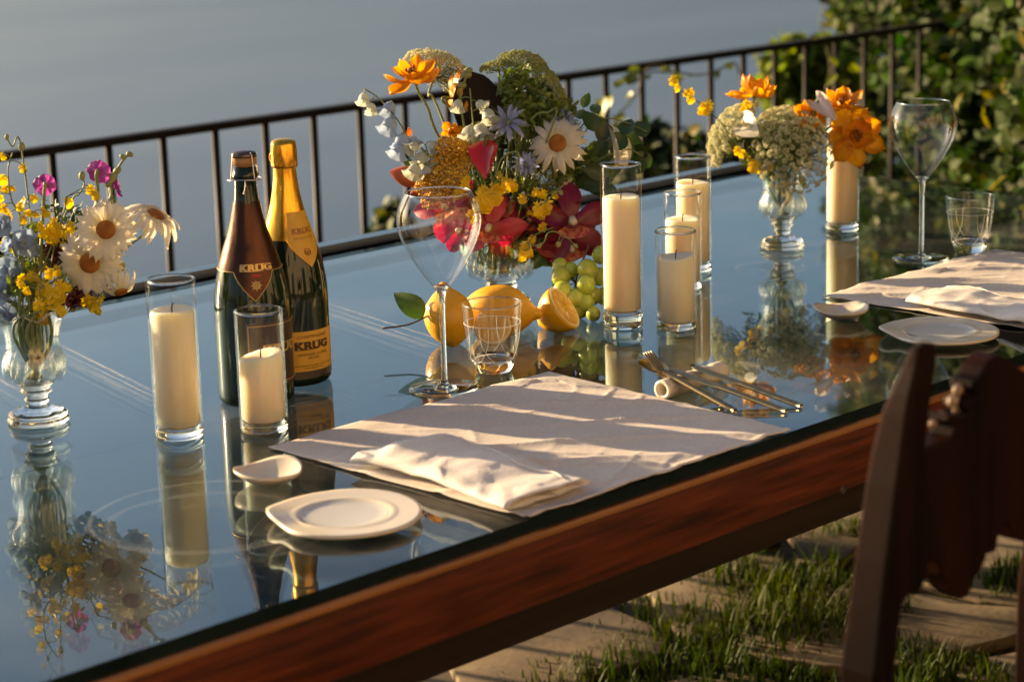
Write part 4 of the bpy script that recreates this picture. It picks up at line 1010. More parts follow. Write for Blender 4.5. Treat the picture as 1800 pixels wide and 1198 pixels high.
M_UMBEL = mat('cream_floret', (.62, .61, .33), (.76, .74, .46), scale=120, rough=.8, trans=.2, island=.25, orand=.1)
M_UMBG = mat('green_floret', (.28, .32, .09), (.42, .43, .16), scale=120, rough=.8, trans=.2, island=.3, orand=.15)
M_YARROW = mat('yarrow_bead', (.50, .25, .012), (.66, .38, .03), scale=200, rough=.7, island=.3)
M_CRIM = mat('crimson_petal', (.13, .003, .018), (.22, .007, .036), scale=20, stretch=(9, .6, 1), rough=.4, trans=.2, coat=.05, orand=.12)
M_PINKR = mat('rose_red_petal', (.46, .024, .075), (.56, .07, .12), scale=20, stretch=(9, .6, 1), rough=.4, trans=.4, grad=(.55, .20, .10), gl=(0, .016), orand=.15)
M_LIP = mat('orchid_lip', (.55, .20, .08), (.40, .05, .05), scale=140, rough=.45, trans=.2, contrast=(.45, .55))
M_RED = mat('red_spathe', (.60, .012, .008), (.50, .01, .012), scale=14, rough=.26, coat=.5, trans=.22)
M_DARKSP = mat('black_spathe', (.008, .0045, .003), (.014, .007, .0045), scale=18, rough=.5, spec=.12)
M_WSP = mat('white_spathe', (.76, .72, .58), (.80, .76, .64), scale=14, rough=.3, coat=.35, trans=.4, bump=.4, bscale=90)
M_WSTR = mat('striped_spathe', (.80, .74, .68), (.62, .50, .46), scale=60, stretch=(5, .3, 1), rough=.35, coat=.2, trans=.35)
M_SPADIX = mat('spadix', (.70, .52, .14), (.78, .62, .25), scale=300, rough=.6, bump=.6)
M_PEACH = mat('peach_petal', (.66, .24, .09), (.70, .32, .10), scale=18, stretch=(9, .6, 1), rough=.42, trans=.35, grad=(.50, .06, .03), gl=(0, .02))
M_BUDG = mat('green_bud', (.24, .27, .09), (.34, .35, .14), scale=60, rough=.5, trans=.2)
M_MAROON = mat('maroon_floret', (.09, .012, .012), (.14, .02, .02), scale=60, rough=.5, trans=.2, island=.3)

def ell(p=1.0, tip=.0, base=.25):
    """petal outline: 0..1 half width along the length."""
    def f(t):
        b = base+(1-base)*min(1, t/.5)**.8 if t < .5 else 1
        e = 1 if t < .55 else max(0.03, (1-((t-.55)/.45)**2)**(.5 if tip == 0 else .5+tip))
        return (b*e)**p
    return f
def pmesh(name, L, W, prof, zc, cup, m, wave=0, ph=0, tip=0, nu=8, nv=4):
    return MB().add(*petal(L, W, prof, zc, cup, nu, nv, wave, ph, tip)).mesh(name, m)
def stem_to(root, pts, r=.0016, m=None, name='stem', r2=None):
    P = bez(pts, 6); k = len(P); r2 = r2 or r
    return part(name, MB().add(*tube(P, [r+(r2-r)*i/(k-1) for i in range(k)], 7)).mesh(name, m or M_STEMG), root, W=Matrix.Identity(4))
VASES = {'L': (PV_L, .132, .030), 'C': (PV_C, .085, .045), 'R': (PV_R, .130, .029)}
GA = [0.0]
def into(v):
    """points from above a vase's mouth to the foot of a stem standing in it."""
    P, h, r = VASES[v]; GA[0] += 2.4; a = GA[0]; q = r*rng.uniform(.2, .75)
    d = Vector((math.cos(a), math.sin(a), 0))*q
    return [P+d+Vector((0, 0, h)), P+d*.80+Vector((0, 0, h*.66)), P-d*.5+Vector((0, 0, .055 if v != 'C' else .044))]
def DEP(v, dz=0): return depth(VASES[v][0])+dz

# ---- daisies
def daisy(v, px, py, dz, Rp, nrm, label, n=25, droop=.12, stemvia=None, aged=0, wob=.10):
    dp = DEP(v, dz); s = dp/FPX; c = pt(px, py, dp); M = frame(c, nrm, rng.uniform(0, 1)); R = Rp*s
    g = thing('daisy', label, 'daisy', M, 'ox eye daisies')
    rd = R*.29; L = R-rd*.75
    ms = [pmesh('petal', L, L*.31, ell(1, .0, .58), lambda t, k=k: .10*math.sin(t*PI)-droop*(1+.5*k)*t*t, (-.10+.09*k), M_WHITEP, .05, k*2, .12) for k in range(3)]
    for i in range(n):
        a = 2*PI*(i+rng.uniform(-.18, .18))/n
        part('petal', ms[i % 3], g, RZ(a) @ T(0, rd*.75, .0004*(i % 2)) @ RX(rng.normal(.05, wob)-aged*rng.uniform(.4, 1.0)) @ RY(rng.normal(0, .12)) @ Matrix.Diagonal((rng.uniform(.85, 1.1), rng.uniform(.88, 1.05), 1, 1)))
    def bmod(a, i): return 1
    part('disc', MB().add(*lathe([(0, -rd*.2), (rd*.8, -rd*.15), (rd, .0005), (rd*.97, rd*.16), (rd*.78, rd*.30), (rd*.45, rd*.34), (rd*.16, rd*.28), (0, rd*.24)], 28)).mesh('disc', M_DISC), g)
    part('calyx', MB().add(*lathe([(0, -rd*.75), (rd*.35, -rd*.62), (rd*.8, -rd*.28), (rd*.85, -rd*.06), (0, -rd*.04)], 14)).mesh('calyx', M_STEMG), g)
    b = M @ Vector((0, 0, -rd*.7)); t = M @ Vector((0, 0, -R*.9)); stem_to(g, [b, t.lerp(b, .4)]+(stemvia or [])+into(v), .0013, r2=.0017)
# ---- double orange cup flowers
def cupflower(v, px, py, dz, Rp, nrm, label, rings, name='orange_tulip', cat='tulip', group='orange double tulips', m=None, wl=.62, stamen=True, stemvia=None, curl=.15):
    m = m or M_ORANGE; dp = DEP(v, dz); s = dp/FPX; c = pt(px, py, dp); M = frame(c, nrm, rng.uniform(0, 6)); R = Rp*s
    g = thing(name, label, cat, M, group)
    for (n, rr, tilt, r0) in rings:
        L = R*rr
        ms = [pmesh('petal', L, L*wl, ell(1, .1, .35), lambda t, k=k: .16*math.sin(t*PI*.9)*(-1)+curl*t*t*(.6+.4*k), .30-.10*k, m, .10, k*1.7, .12, 9, 6) for k in range(3)]
        off = rng.uniform(0, 6)
        for i in range(n):
            a = off+2*PI*(i+rng.uniform(-.2, .2))/n
            part('petal', ms[i % 3], g, RZ(a) @ T(0, R*r0, 0) @ RX(tilt+rng.normal(0, .14)) @ RY(rng.normal(0, .15)) @ Matrix.Diagonal((rng.uniform(.85, 1.15), rng.uniform(.85, 1.08), 1, 1)))
    if stamen:
        sb = MB()
        for k in range(12):
            a = 2*PI*k/12; q = R*rng.uniform(.06, .2); top = Vector((q*math.cos(a), q*math.sin(a), R*rng.uniform(.22, .38))); sb.add(*tube([(0, 0, 0), top], R*.018, 5)); sb.add(*ball(R*.045, top, 6, 5, (1, 1, 1.8)))
        part('stamens', sb.mesh('stamens', M_AMBER), g)
    part('receptacle', MB().add(*ball(R*.10, (0, 0, -R*.03), 10, 7)).mesh('receptacle', M_STEMG), g)
    b = M @ Vector((0, 0, -R*.08)); t = M @ Vector((0, 0, -R*.7)); stem_to(g, [b, t.lerp(b, .3)]+(stemvia or [])+into(v), .0021, r2=.0024)
# ---- round umbels
UM = {}
def umbellet(m, key):
    if key in UM: return UM[key]
    out = []
    for k in range(4):
        n = 26; P = []
        for i in range(n):
            z = 1-(i+.5)/n*1.05; a = i*2.39996; q = math.sqrt(max(0, 1-z*z)); P.append((q*math.cos(a)*rng.uniform(.85, 1.05), q*math.sin(a)*rng.uniform(.85, 1.05), z*.62+rng.uniform(-.05, .05)))
        M = rand_mats(P, P, rng.uniform(.16, .27, n), jitter=.3); V, F = scatter(OCT[0], OCT[1], M)
        out.append(MB().add(V, F).mesh('floret_cluster', m))
    UM[key] = out; return out
def umbel(v, px, py, dz, Rp, ax, label, n=110, ang=1.25, size=.135, m=None, key='c', flat=.8, group='round lace flowers', stemvia=None, rays=True):
    m = m or M_UMBEL; dp = DEP(v, dz); s = dp/FPX; R = Rp*s; ax = Vector(ax).normalized()
    hub = pt(px, py, dp)-ax*R*.45*flat; M = frame(hub, ax, rng.uniform(0, 6))
    g = thing('lace_flower', label, 'flower', M, group); ms = umbellet(m, key); rb = MB()
    for i in range(n):
        z = 1-(i+.5)/n*(1-math.cos(ang)); a = i*2.39996+rng.uniform(-.15, .15); th = math.acos(z)+rng.uniform(-.04, .04)
        d = Vector((math.sin(th)*math.cos(a), math.sin(th)*math.sin(a), math.cos(th)*flat)); p = d*R*rng.uniform(.93, 1.03)
        part('floret_cluster', ms[i % 4], g, frame(p, d, rng.uniform(0, 6)) @ SC(R*size*rng.uniform(.75, 1.15)))
        if rays: rb.add(*tube([(0, 0, 0), Vector(d)*R*.5+Vector((0, 0, -R*.04)), p], R*.008, 4, False))
    if rays: part('rays', rb.mesh('rays', M_STEMG), g)
    # thread-like bracts under the head
    bb = MB()
    for k in range(14):
        a = k*.45; bb.add(*tube(bez([(0, 0, 0), (R*.3*math.cos(a), R*.3*math.sin(a), -R*.05), (R*.62*math.cos(a+.2), R*.62*math.sin(a+.2), R*.05*math.sin(3*a))], 4), R*.010, 4, False))
    part('bracts', bb.mesh('bracts', M_STEMG), g)
    stem_to(g, [hub, hub-ax*R*.6]+(stemvia or [])+into(v), .0017, r2=.0024)
# ---- yellow orchid sprays
def ylobe():
    out = []
    for k in range(3):
        mb = MB(); pr = ell(1, 0, .5)
        for a, L, W, tl in ((0, 1.0, 1.05, -.25), (.95, .62, .5, .1), (-.95, .62, .5, .1), (2.3, .5, .22, .3), (-2.3, .5, .22, .3), (PI, .45, .2, .4)):
            b = MB().add(*petal(L, W, pr, lambda t: -.15*t*t, .12, 5, 4, .10, k+a, .1)); b.xf(RZ(a+rng.uniform(-.1, .1)) @ T(0, .06, 0) @ RX(tl+rng.uniform(-.15, .15))); mb.add(b.v, b.f)
        mb.add(*ball(.11, (0, 0, .05), 6, 5)); out.append(mb.mesh('blossom', M_YELLOW))
    return out
YL = ylobe()
def spray(v, stem, blossoms, dz, label, name='orchid_spray', cat='flower', group='yellow orchid sprays', meshes=None, buds=(), tovase=True, r=.0009, face=None):
    dp = DEP(v, dz); s = dp/FPX; meshes = meshes or YL
    P = [pt(x, y, dp) for x, y in stem]; full = P+(into(v) if tovase else [])
    g = thing(name, label, cat, T(*full[-1]), group); sb = MB(); B = bez(full, 6); sb.add(*tube(B, [r+.0006*i/len(B) for i in range(len(B))], 6))
    for (x, y, q) in blossoms:
        c = pt(x, y, dp+rng.uniform(-.012, .008)); near = min(B, key=lambda p: (p-c).length)
        sb.add(*tube(bez([near, near.lerp(c, .6)+Vector((0, 0, .003)), c], 3), .0006, 5))
        f = face or cd(rng.uniform(-.5, .5), rng.uniform(-.4, .4), 1)
        part('blossom', meshes[int(rng.integers(0, len(meshes)))], g, W=frame(c, f+Vector(rng.normal(0, .25, 3)), rng.uniform(-.6, .6) + PI, CU) @ SC(q*s*.62))
    for (x, y, q) in buds:
        c = pt(x, y, dp); near = min(B, key=lambda p: (p-c).length); sb.add(*tube([near, c], .0006, 5)); part('bud', MB().add(*ball(q*s, nu=8, nv=6, sz=(1, 1, 1.4))).mesh('bud', M_BUDG), g, W=frame(c, c-near if (c-near).length > 1e-4 else CU))
    part('stem', sb.mesh('stem', M_STEMG), g, W=Matrix.Identity(4)); return g
# ---- nodding bells
def bells(key, m):
    out = []
    for k in range(3):
        def mod(a, i):
            e = max(0, (i-3)/4); return (1+.16*e*math.cos(6*a)+.03*math.sin(3*a+k), .10*e*abs(math.cos(3*a)))
        V, F = lathe([(.10, 0), (.30, -.10), (.44, -.32), (.47, -.55), (.50, -.75), (.60, -.92), (.74, -1.05)], 24, mod)
        F = F[:-2]; mb = MB().add(V, F); mb.add(*ball(.12, (0, 0, .02), 8, 6), 1); mb.add(*tube([(0, 0, -.2), (0, 0, -.9)], .04, 5), 1); out.append(mb.mesh('bell', [m, M_BUDG]))
    return out
BELLW, BELLB = bells('w', M_PALEW), bells('b', M_PALEB)
def bellspray(v, stem, bl, dz, label, group='bell flower sprays', tovase=True):
    dp = DEP(v, dz); s = dp/FPX; P = [pt(x, y, dp) for x, y in stem]; full = P+(into(v) if tovase else [])
    g = thing('bell_flower', label, 'flower', T(*full[-1]), group); sb = MB(); B = bez(full, 6); sb.add(*tube(B, .0011, 6))
    for (x, y, q, dr, du, blue) in bl:
        c = pt(x, y, dp+rng.uniform(-.006, .006)); near = min(B, key=lambda p: (p-c).length); sb.add(*tube(bez([near, near.lerp(c, .5)+Vector((0, 0, .003)), c], 3), .0007, 5))
        part('bell', (BELLB if blue else BELLW)[int(rng.integers(0, 3))], g, W=frame(c, -cd(dr, du, .35), rng.uniform(0, 6)) @ SC(q*s*.82))
    part('stem', sb.mesh('stem', M_STEMG), g, W=Matrix.Identity(4))
# ---- love-in-a-mist
def nigella(v, px, py, dz, Rp, nrm, label):
    dp = DEP(v, dz); s = dp/FPX; R = Rp*s; M = frame(pt(px, py, dp), nrm, rng.uniform(0, 6)); g = thing('nigella', label, 'flower', M, 'blue love in a mist flowers')
    for n, L, tl, W in ((9, 1.0, -.08, .22), (9, .85, .22, .20), (8, .7, .5, .16)):
        ms = [pmesh('petal', R*L, R*W, ell(1, .35, .2), lambda t, k=k: .08*math.sin(t*PI)-.12*t*t*k, .1, M_BLUE, .06, k) for k in range(2)]
        for i in range(n): part('petal', ms[i % 2], g, RZ(2*PI*(i+rng.uniform(-.2, .2))/n+tl*3) @ T(0, R*.08, 0) @ RX(tl+rng.normal(0, .1)))
    tb = MB()
    for k in range(70):
        a = rng.uniform(0, 2*PI); L = R*rng.uniform(.7, 1.15); z = R*rng.uniform(-.35, .45); d = Vector((math.cos(a), math.sin(a), 0))
        tb.add(*tube(bez([(0, 0, 0), d*L*.5+Vector((0, 0, z*.3)), d*L+Vector((0, 0, z))], 3), R*.014, 4, False))
    part('threads', tb.mesh('threads', M_STEMG), g)
    sb = MB()
    for k in range(26):
        a = rng.uniform(0, 2*PI); q = R*rng.uniform(.12, .42); top = Vector((q*math.cos(a), q*math.sin(a), R*rng.uniform(.25, .6))); sb.add(*tube(bez([(0, 0, 0), top*.6+Vector((0, 0, R*.1)), top], 3), R*.016, 4, False)); sb.add(*ball(R*.035, top, 5, 4))
    part('stamens', sb.mesh('stamens', M_PALEB), g); part('ovary', MB().add(*ball(R*.16, (0, 0, R*.12), 10, 7, (1, 1, 1.3))).mesh('ovary', M_BUDG), g)
    stem_to(g, [M @ Vector((0, 0, -R*.1)), M @ Vector((0, 0, -R*.7))]+into(v), .0011)
# ---- orchids
def orchid(v, px, py, dz, Rp, nrm, tw, label, m, group, L5=None):
    dp = DEP(v, dz); s = dp/FPX; R = Rp*s; M = frame(pt(px, py, dp), nrm, 0, CU) @ RZ(tw); g = thing('orchid', label, 'orchid', M, group)
    sp = [(0, 1, .58, -.12), (1.25, 1.0, .55, .05), (-1.25, 1.0, .55, .05), (2.45, 1.0, .60, -.22), (-2.45, 1.0, .60, -.22)]
    for k, (a, L, W, tl) in enumerate(sp):
        me = pmesh('petal', R*L, R*W, ell(1, .28, .3), lambda t, k=k: .10*math.sin(PI*t)-.16*t*t*(1+.4*(k % 3)), .22 if k % 2 else -.10, m, .06, k, 0, 9, 6); part('petal', me, g, RZ(a+rng.uniform(-.12, .12)) @ T(0, R*.06, 0) @ RX(tl+rng.uniform(-.15, .15)) @ RY(rng.uniform(-.2, .2)))
    def lip(u, v_):
        a = -1.9+3.8*u; r = R*(.16+.16*v_+.10*max(0, v_-.6)); return (r*math.sin(a)*(1+.05*math.sin(12*a)*v_), -R*.05-r*.45*math.cos(a)-R*.14*v_, R*(.10+.34*v_-.10*v_*v_)+.02*R*math.cos(9*a)*v_)
    part('lip', MB().add(*sheet(lip, 18, 8)).mesh('lip', M_LIP), g)
    part('column', MB().add(*tube(bez([(0, R*.02, 0), (0, R*.10, R*.2), (0, R*.02, R*.42)], 4), [R*.07]*5+[R*.085]*4, 8)).mesh('column', M_WSP), g)
    stem_to(g, [M @ Vector((0, 0, -R*.05)), M @ Vector((0, 0, -R*.5))]+into(v), .0017)
# ---- arum spathes
def spathe(v, px, py, dz, Rp, nrm, tw, label, m, name='anthurium', group='waxy spathes', W=.86, cup=.35, roll_=0, sp=True, curl=-.15, sw=.10, stemvia=None, oval=False, notch=.25, off=.12, drop=False):
    dp = DEP(v, dz); s = dp/FPX; R = Rp*s; M = frame(pt(px, py, dp), nrm, 0, CU) @ RZ(tw); g = thing(name, label, 'flower', M, group)
    def prof(t):
        if drop: return max(.01, min(1, max(t, .0)/.22)**.5*(1-max(0, (t-.22)/.78)**1.5))
        return (math.sin(PI*min(1, max(0, t)))**.55+.01 if oval else math.sin(PI*min(1, off+(1-off)*t)**.75)**.75+.02) if t < 1 else .02
    def fn(t, q):
        v_ = 2*q-1; wd = prof(t); x = v_*R*W*wd; y = 2*R*t-R-notch*R*(1-t)**4*abs(v_); z = R*cup*v_*v_*wd+R*curl*(2*t-1)**2
        if roll_: th = v_*roll_*wd; x = R*W*wd*math.sin(th)/max(roll_*wd, .01)*1.0; z = R*W*wd*(1-math.cos(th))/max(roll_*wd, .01)
        return (x, y, z)
    part('spathe', MB().add(*sheet(fn, 16, 10)).mesh('spathe', m), g)
    if sp: part('spadix', MB().add(*tube(bez([(0, -R*.62, R*.06), (0, -R*.3, R*.28), (0, R*.15, R*.36)], 4), [R*sw]*8+[R*sw*.5], 9)).mesh('spadix', M_SPADIX), g)
    stem_to(g, [M @ Vector((0, -R*.72, 0)), M @ Vector((0, -R*.9, -R*.4))]+(stemvia or [])+into(v), .0017)
# ---- leafy sprigs
def sprig(v, stem, leaves, dz, label, m=None, W=.62, group='leafy sprigs', jit=.35, fold=.15, name='leafy_sprig', tovase=True, dzr=.02):
    m = m or M_LEAFD; dp = DEP(v, dz); s = dp/FPX; lm = leaf_mesh(1, W, fold, .2, 'leaf', m); P = [pt(x, y, dp) for x, y in stem]; full = P+(into(v) if tovase else [])
    g = thing(name, label, 'greenery', T(*full[-1]), group); B = bez(full, 5); part('stem', MB().add(*tube(B, .0011, 6)).mesh('stem', M_STEMG), g, W=Matrix.Identity(4))
    for (x, y, q, a) in leaves:
        c = pt(x, y, dp+rng.uniform(-dzr, dzr)); part('leaf', lm, g, W=frame(c, cd(rng.normal(0, jit), rng.normal(.2, jit), 1), 0, CU) @ RZ(a+PI) @ T(0, -.5, 0) @ SC(1) @ Matrix.Scale(q*s, 4) if False else frame(c, cd(rng.normal(0, jit), rng.normal(.2, jit), 1), 0, CU) @ RZ(a) @ SC(q*s) @ T(0, -.5, 0))
def filler(v, cx, cy, rx, ry, n, q, dz, label, m, seed, group='fine filler greenery'):
    """a many-branched filler stem: fine side shoots with small leaves spread through a volume."""
    rr = np.random.default_rng(seed); dp = DEP(v, dz); s = dp/FPX; bot = into(v); top = pt(cx, cy, dp)
    g = thing('filler_greenery', label, 'greenery', T(*bot[-1]), group); sb = MB(); sb.add(*tube(bez([top]+bot, 5), .0012, 5)); P = []; Z = []
    for i in range(14):
        a = rr.uniform(0, 2*PI); r_ = rr.uniform(.3, 1); e = pt(cx+rx*r_*math.cos(a), cy+ry*r_*math.sin(a), dp+rr.uniform(-.035, .035)); B = bez([bot[0].lerp(top, .5), top.lerp(e, .5)+Vector((0, 0, .004)), e], 6); sb.add(*tube(B, .0007, 4, False))
        for k in range(n//14):
            p = B[int(rr.integers(4, len(B)))]; P.append(np.array(p)+rr.normal(0, .004, 3)); Z.append(np.array(CF*-1)*.5+np.array([0, 0, .6]))
    part('stem', sb.mesh('stem', M_STEMG), g, W=Matrix.Identity(4))
    M = rand_mats(P, Z, rr.uniform(.6, 1.3, len(P))*q*s, jitter=.6); V, F = scatter(LEAFV*np.array([.7, 1, 1]), LEAFF, M); part('foliage', MB().add(V, F).mesh('foliage', m), g, kind='stuff', W=Matrix.Identity(4))
M_FILL = mat('filler_leaf', (.10, .16, .018), (.20, .25, .045), scale=20, rough=.5, trans=.35, island=.45)
M_FILLD = mat('filler_dark', (.028, .055, .014), (.06, .09, .025), scale=20, rough=.5, trans=.25, island=.5)

# ================================================================== left bouquet
dsy = daisy
dsy('L', 186, 404, -.045, 60, cd(.10, .12, 1), 'fully open white daisy uppermost in the left vase, facing the camera', droop=.10)
dsy('L', 158, 462, -.030, 64, cd(.0, -.30, 1), 'open white daisy hanging just under the uppermost one in the left vase', droop=.16)
dsy('L', 274, 378, -.02, 56, cd(.50, .80, .42), 'white daisy turned sideways at the right edge of the left bouquet', droop=.42, stemvia=[pt(215, 440, DEP('L', -.01))])
dsy('L', 212, 512, -.02, 44, cd(.25, -.75, .25), 'drooping faded daisy hanging below the others beside the left vase', n=15, droop=.3, aged=.7, stemvia=[pt(196, 480, DEP('L', 0)), pt(150, 500, DEP('L', 0))])
def mallow(v, px, py, dz, Rp, nrm, label, via=None): cupflower(v, px, py, dz, Rp, nrm, label, [(5, 1.0, .22, .02)], 'purple_cranesbill', 'flower', 'purple cranesbill flowers', M_PURPLE, 1.15, True, via, .05)
mallow('L', 80, 325, .0, 23, cd(-.1, .25, -1), 'purple flower seen from behind, left of the other two in the left vase', [pt(74, 400, DEP('L'))])
mallow('L', 173, 303, .0, 26, cd(.1, .3, -1), 'largest purple flower seen from behind, above the daisies', [pt(160, 380, DEP('L'))])
mallow('L', 203, 330, .01, 20, cd(.95, .35, .1), 'small purple flower in profile just above the uppermost daisy', [pt(190, 390, DEP('L'))])
spray('L', [(12, 243), (22, 258), (38, 262)], [], .01, 'bare budded twig at the upper left corner of the left bouquet', buds=[(12, 241, 4), (38, 258, 6)], name='budded_twig', group='budded twigs')
spray('L', [(22, 268), (14, 300), (20, 350), (40, 400)], [(40, 292, 22), (4, 312, 26), (10, 330, 22), (6, 365, 30), (14, 378, 24), (4, 272, 18), (22, 330, 18), (-4, 345, 26)], .0, 'yellow spray at the far left edge rising to the buds')
spray('L', [(50, 345), (52, 370), (62, 420), (70, 480)], [(42, 352, 24), (58, 346, 22), (36, 360, 22), (50, 372, 24), (62, 375, 20), (76, 370, 26), (40, 382, 22), (70, 395, 22)], -.015, 'yellow spray left of the purple flower seen from behind')
spray('L', [(118, 345), (110, 380), (96, 430), (84, 490)], [(118, 352, 28), (95, 392, 40), (86, 404, 38), (110, 402, 30), (120, 412, 28), (98, 416, 34), (125, 395, 24), (166, 338, 26), (160, 330, 24), (112, 430, 24)], -.01, 'yellow spray with a ruffled bloom left of the uppermost daisy')
spray('L', [(110, 468), (85, 480), (70, 510), (72, 545)], [(40, 485, 24), (34, 496, 22), (56, 482, 26), (66, 486, 26), (46, 508, 22), (100, 472, 26), (88, 478, 26), (80, 505, 44), (92, 512, 46), (104, 500, 36), (74, 496, 30), (110, 520, 26), (86, 525, 34), (68, 530, 30), (78, 540, 34), (76, 556, 30), (64, 545, 24), (104, 540, 30), (116, 500, 24)], -.05, 'thick cluster of yellow blossoms spilling over the rim of the left vase')
spray('L', [(218, 468), (190, 500), (168, 528), (130, 545)], [(217, 466, 20), (165, 530, 36), (156, 524, 28), (172, 540, 30), (148, 528, 24), (180, 524, 22)], -.02, 'yellow spray low on the right side under the drooping daisy')
spray('L', [(48, 430), (52, 470), (60, 520)], [(70, 455, 26), (64, 470, 24), (76, 465, 28), (14, 415, 26), (22, 432, 22), (8, 425, 22), (54, 440, 20)], .0, 'yellow orange spray between the pale flowers of the left vase')
for i, (x, y, q, r_, u_, t_, lb) in enumerate([(4, 398, 34, -.4, .2, 1, 'pale green white flower at the left picture edge, highest of the pale ones'), (20, 430, 32, -.5, .4, .3, 'grey blue flower at the left edge below the pale green one'), (44, 428, 38, .35, .2, .9, 'pale blue white flower with a lit face left of the lower daisy'), (16, 478, 44, -.3, -.2, 1, 'pale blue flower drooping at the left edge above the rim'), (10, 552, 40, -.2, .2, 1, 'blue flower hanging in front of the rim of the left vase'), (-6, 512, 40, .1, .1, 1, 'shaded blue flower cut by the left picture edge')]):
    cupflower('L', x, y, -.02, q*.85, cd(r_, u_, t_), lb, [(4, .95, .25, .0), (3, .75, .85, .0)], 'sweet_pea', 'flower', 'pale blue flowers', M_PALEB, 1.0, False, None, .12)
spray('L', [(226, 270), (212, 288), (196, 320), (184, 370)], [], .005, 'green seed stalk leaning right above the daisies', buds=[(228, 271, 5), (216, 276, 5), (206, 300, 6), (199, 312, 8), (193, 322, 7)], name='seed_stalk', group='budded twigs', r=.0016)
spray('L', [(144, 310), (148, 325), (138, 342), (120, 365)], [], .005, 'curly budded tendril between the two purple flowers', buds=[(144, 309, 6), (158, 328, 4)], name='budded_tendril', group='budded twigs')
MAR = [MB().add(*scatter(OCT[0], OCT[1], rand_mats(rng.normal(0, .5, (24, 3)), rng.normal(0, 1, (24, 3)), rng.uniform(.2, .45, 24)))).mesh('floret', M_MAROON) for _ in range(2)]
spray('L', [(110, 430), (104, 470), (90, 530)], [(100, 428, 34), (108, 445, 34), (96, 440, 30), (130, 515, 38), (120, 525, 34), (142, 512, 30), (108, 460, 26)], .01, 'dark maroon flower clusters behind the daisies of the left vase', name='maroon_flower', group='maroon flowers', meshes=MAR)
filler('L', 70, 450, 80, 75, 300, 16, .02, 'fine green filler behind the yellow sprays of the left vase', M_FILL, 3)
filler('L', 40, 500, 60, 55, 300, 18, .0, 'green filler low at the left edge above the vase rim', M_FILL, 5)
filler('L', 120, 400, 60, 60, 200, 15, .03, 'green filler behind the daisies of the left vase', M_FILLD, 4)

# ================================================================== large bouquet
D = 'C'; pc = lambda x, y, dz=0: pt(x, y, DEP('C', dz))
umbel('C', 768, 120, .05, 62, cd(.25, .9, -.25), 'cream lace flower behind the highest orange tulip of the large bouquet', n=80, ang=1.35, stemvia=[pc(770, 190, .03)], flat=.6)
cupflower('C', 728, 138, -.02, 54, cd(-.25, .80, .42), 'highest orange tulip of the large bouquet, on a bare stalk', [(6, 1.02, .12, .08), (5, .78, .85, .06)], stemvia=[pc(752, 190, -.01), pc(776, 250, 0)])
cupflower('C', 800, 172, .0, 46, cd(.75, .15, -.2), 'orange tulip in profile beside the dark oval spathe', [(7, 1.0, .10, .08), (4, .7, .8, .05)], stemvia=[pc(810, 220, .01)])
cupflower('C', 796, 236, -.02, 26, cd(-.1, .3, 1), 'small orange tulip low between the dark spathe and the yarrow', [(6, 1.0, .45, .05), (5, .7, .95, .03)])
cupflower('C', 722, 246, .01, 26, cd(-.7, .5, .1), 'salmon tulip half hidden behind the bell flowers', [(5, 1.0, .6, .03)], m=M_PEACH, name='salmon_tulip')
spathe('C', 838, 186, -.015, 60, cd(.25, -.05, 1), .12, 'dark brown oval spathe standing upright in the large bouquet', M_DARKSP, 'dark_spathe', 'waxy spathes', W=.74, cup=.12, sp=False, curl=-.08, oval=True)
spathe('C', 853, 280, -.075, 36, cd(-.40, .15, 1), PI+.05, 'glossy red spathe with its tip hanging down in the middle of the large bouquet', M_RED, 'anthurium', 'waxy spathes', W=.80, cup=.34, sp=False, curl=-.12, notch=.0, drop=True)
spathe('C', 1077, 250, .0, 36, cd(.85, .2, .5), .1, 'cream spathe in profile at the right of the large bouquet', M_WSP, 'anthurium', 'waxy spathes', W=.7, cup=.6, sp=False)
bellspray('C', [(640, 156), (665, 172), (690, 200), (706, 222), (724, 255), (750, 300)], [(640, 164, 24, -.05, -1, 0), (652, 182, 22, .1, -1, 0), (688, 180, 30, -.3, -.9, 1), (690, 208, 34, -.35, -.9, 1), (708, 236, 32, -.1, -1, 1), (706, 252, 32, -.35, -.9, 1), (722, 240, 26, .4, -.8, 1)], -.035, 'arching spray of pale bells leaning out left from the large bouquet')
bellspray('C', [(826, 155), (829, 190), (832, 225), (830, 260)], [(806, 176, 24, -.1, -1, 0), (838, 180, 22, .8, -.5, 0), (856, 192, 30, .25, -1, 0), (842, 218, 36, .2, -1, 0), (828, 222, 34, -.25, -1, 0), (846, 226, 28, .4, -.9, 1)], -.06, 'pale bells on an upright stalk in front of the dark spathe')
bellspray('C', [(748, 255), (752, 270), (748, 300), (770, 330)], [(734, 254, 26, -.6, -.5, 0), (758, 250, 26, .4, -.6, 0), (744, 268, 30, -.2, -1, 0), (762, 276, 30, .2, -1, 0), (734, 290, 30, -.5, -.9, 0), (770, 290, 26, .4, -1, 1), (752, 292, 26, 0, -1, 0)], -.055, 'cluster of greenish white bells above the yarrow')
spray('C', [(825, 120), (822, 132), (815, 150), (812, 200)], [], -.03, 'slim green bud spike at the upper edge of the dark spathe', buds=[(823, 124, 6), (820, 132, 7), (812, 150, 6)], name='bud_spike', group='budded twigs', r=.0018)
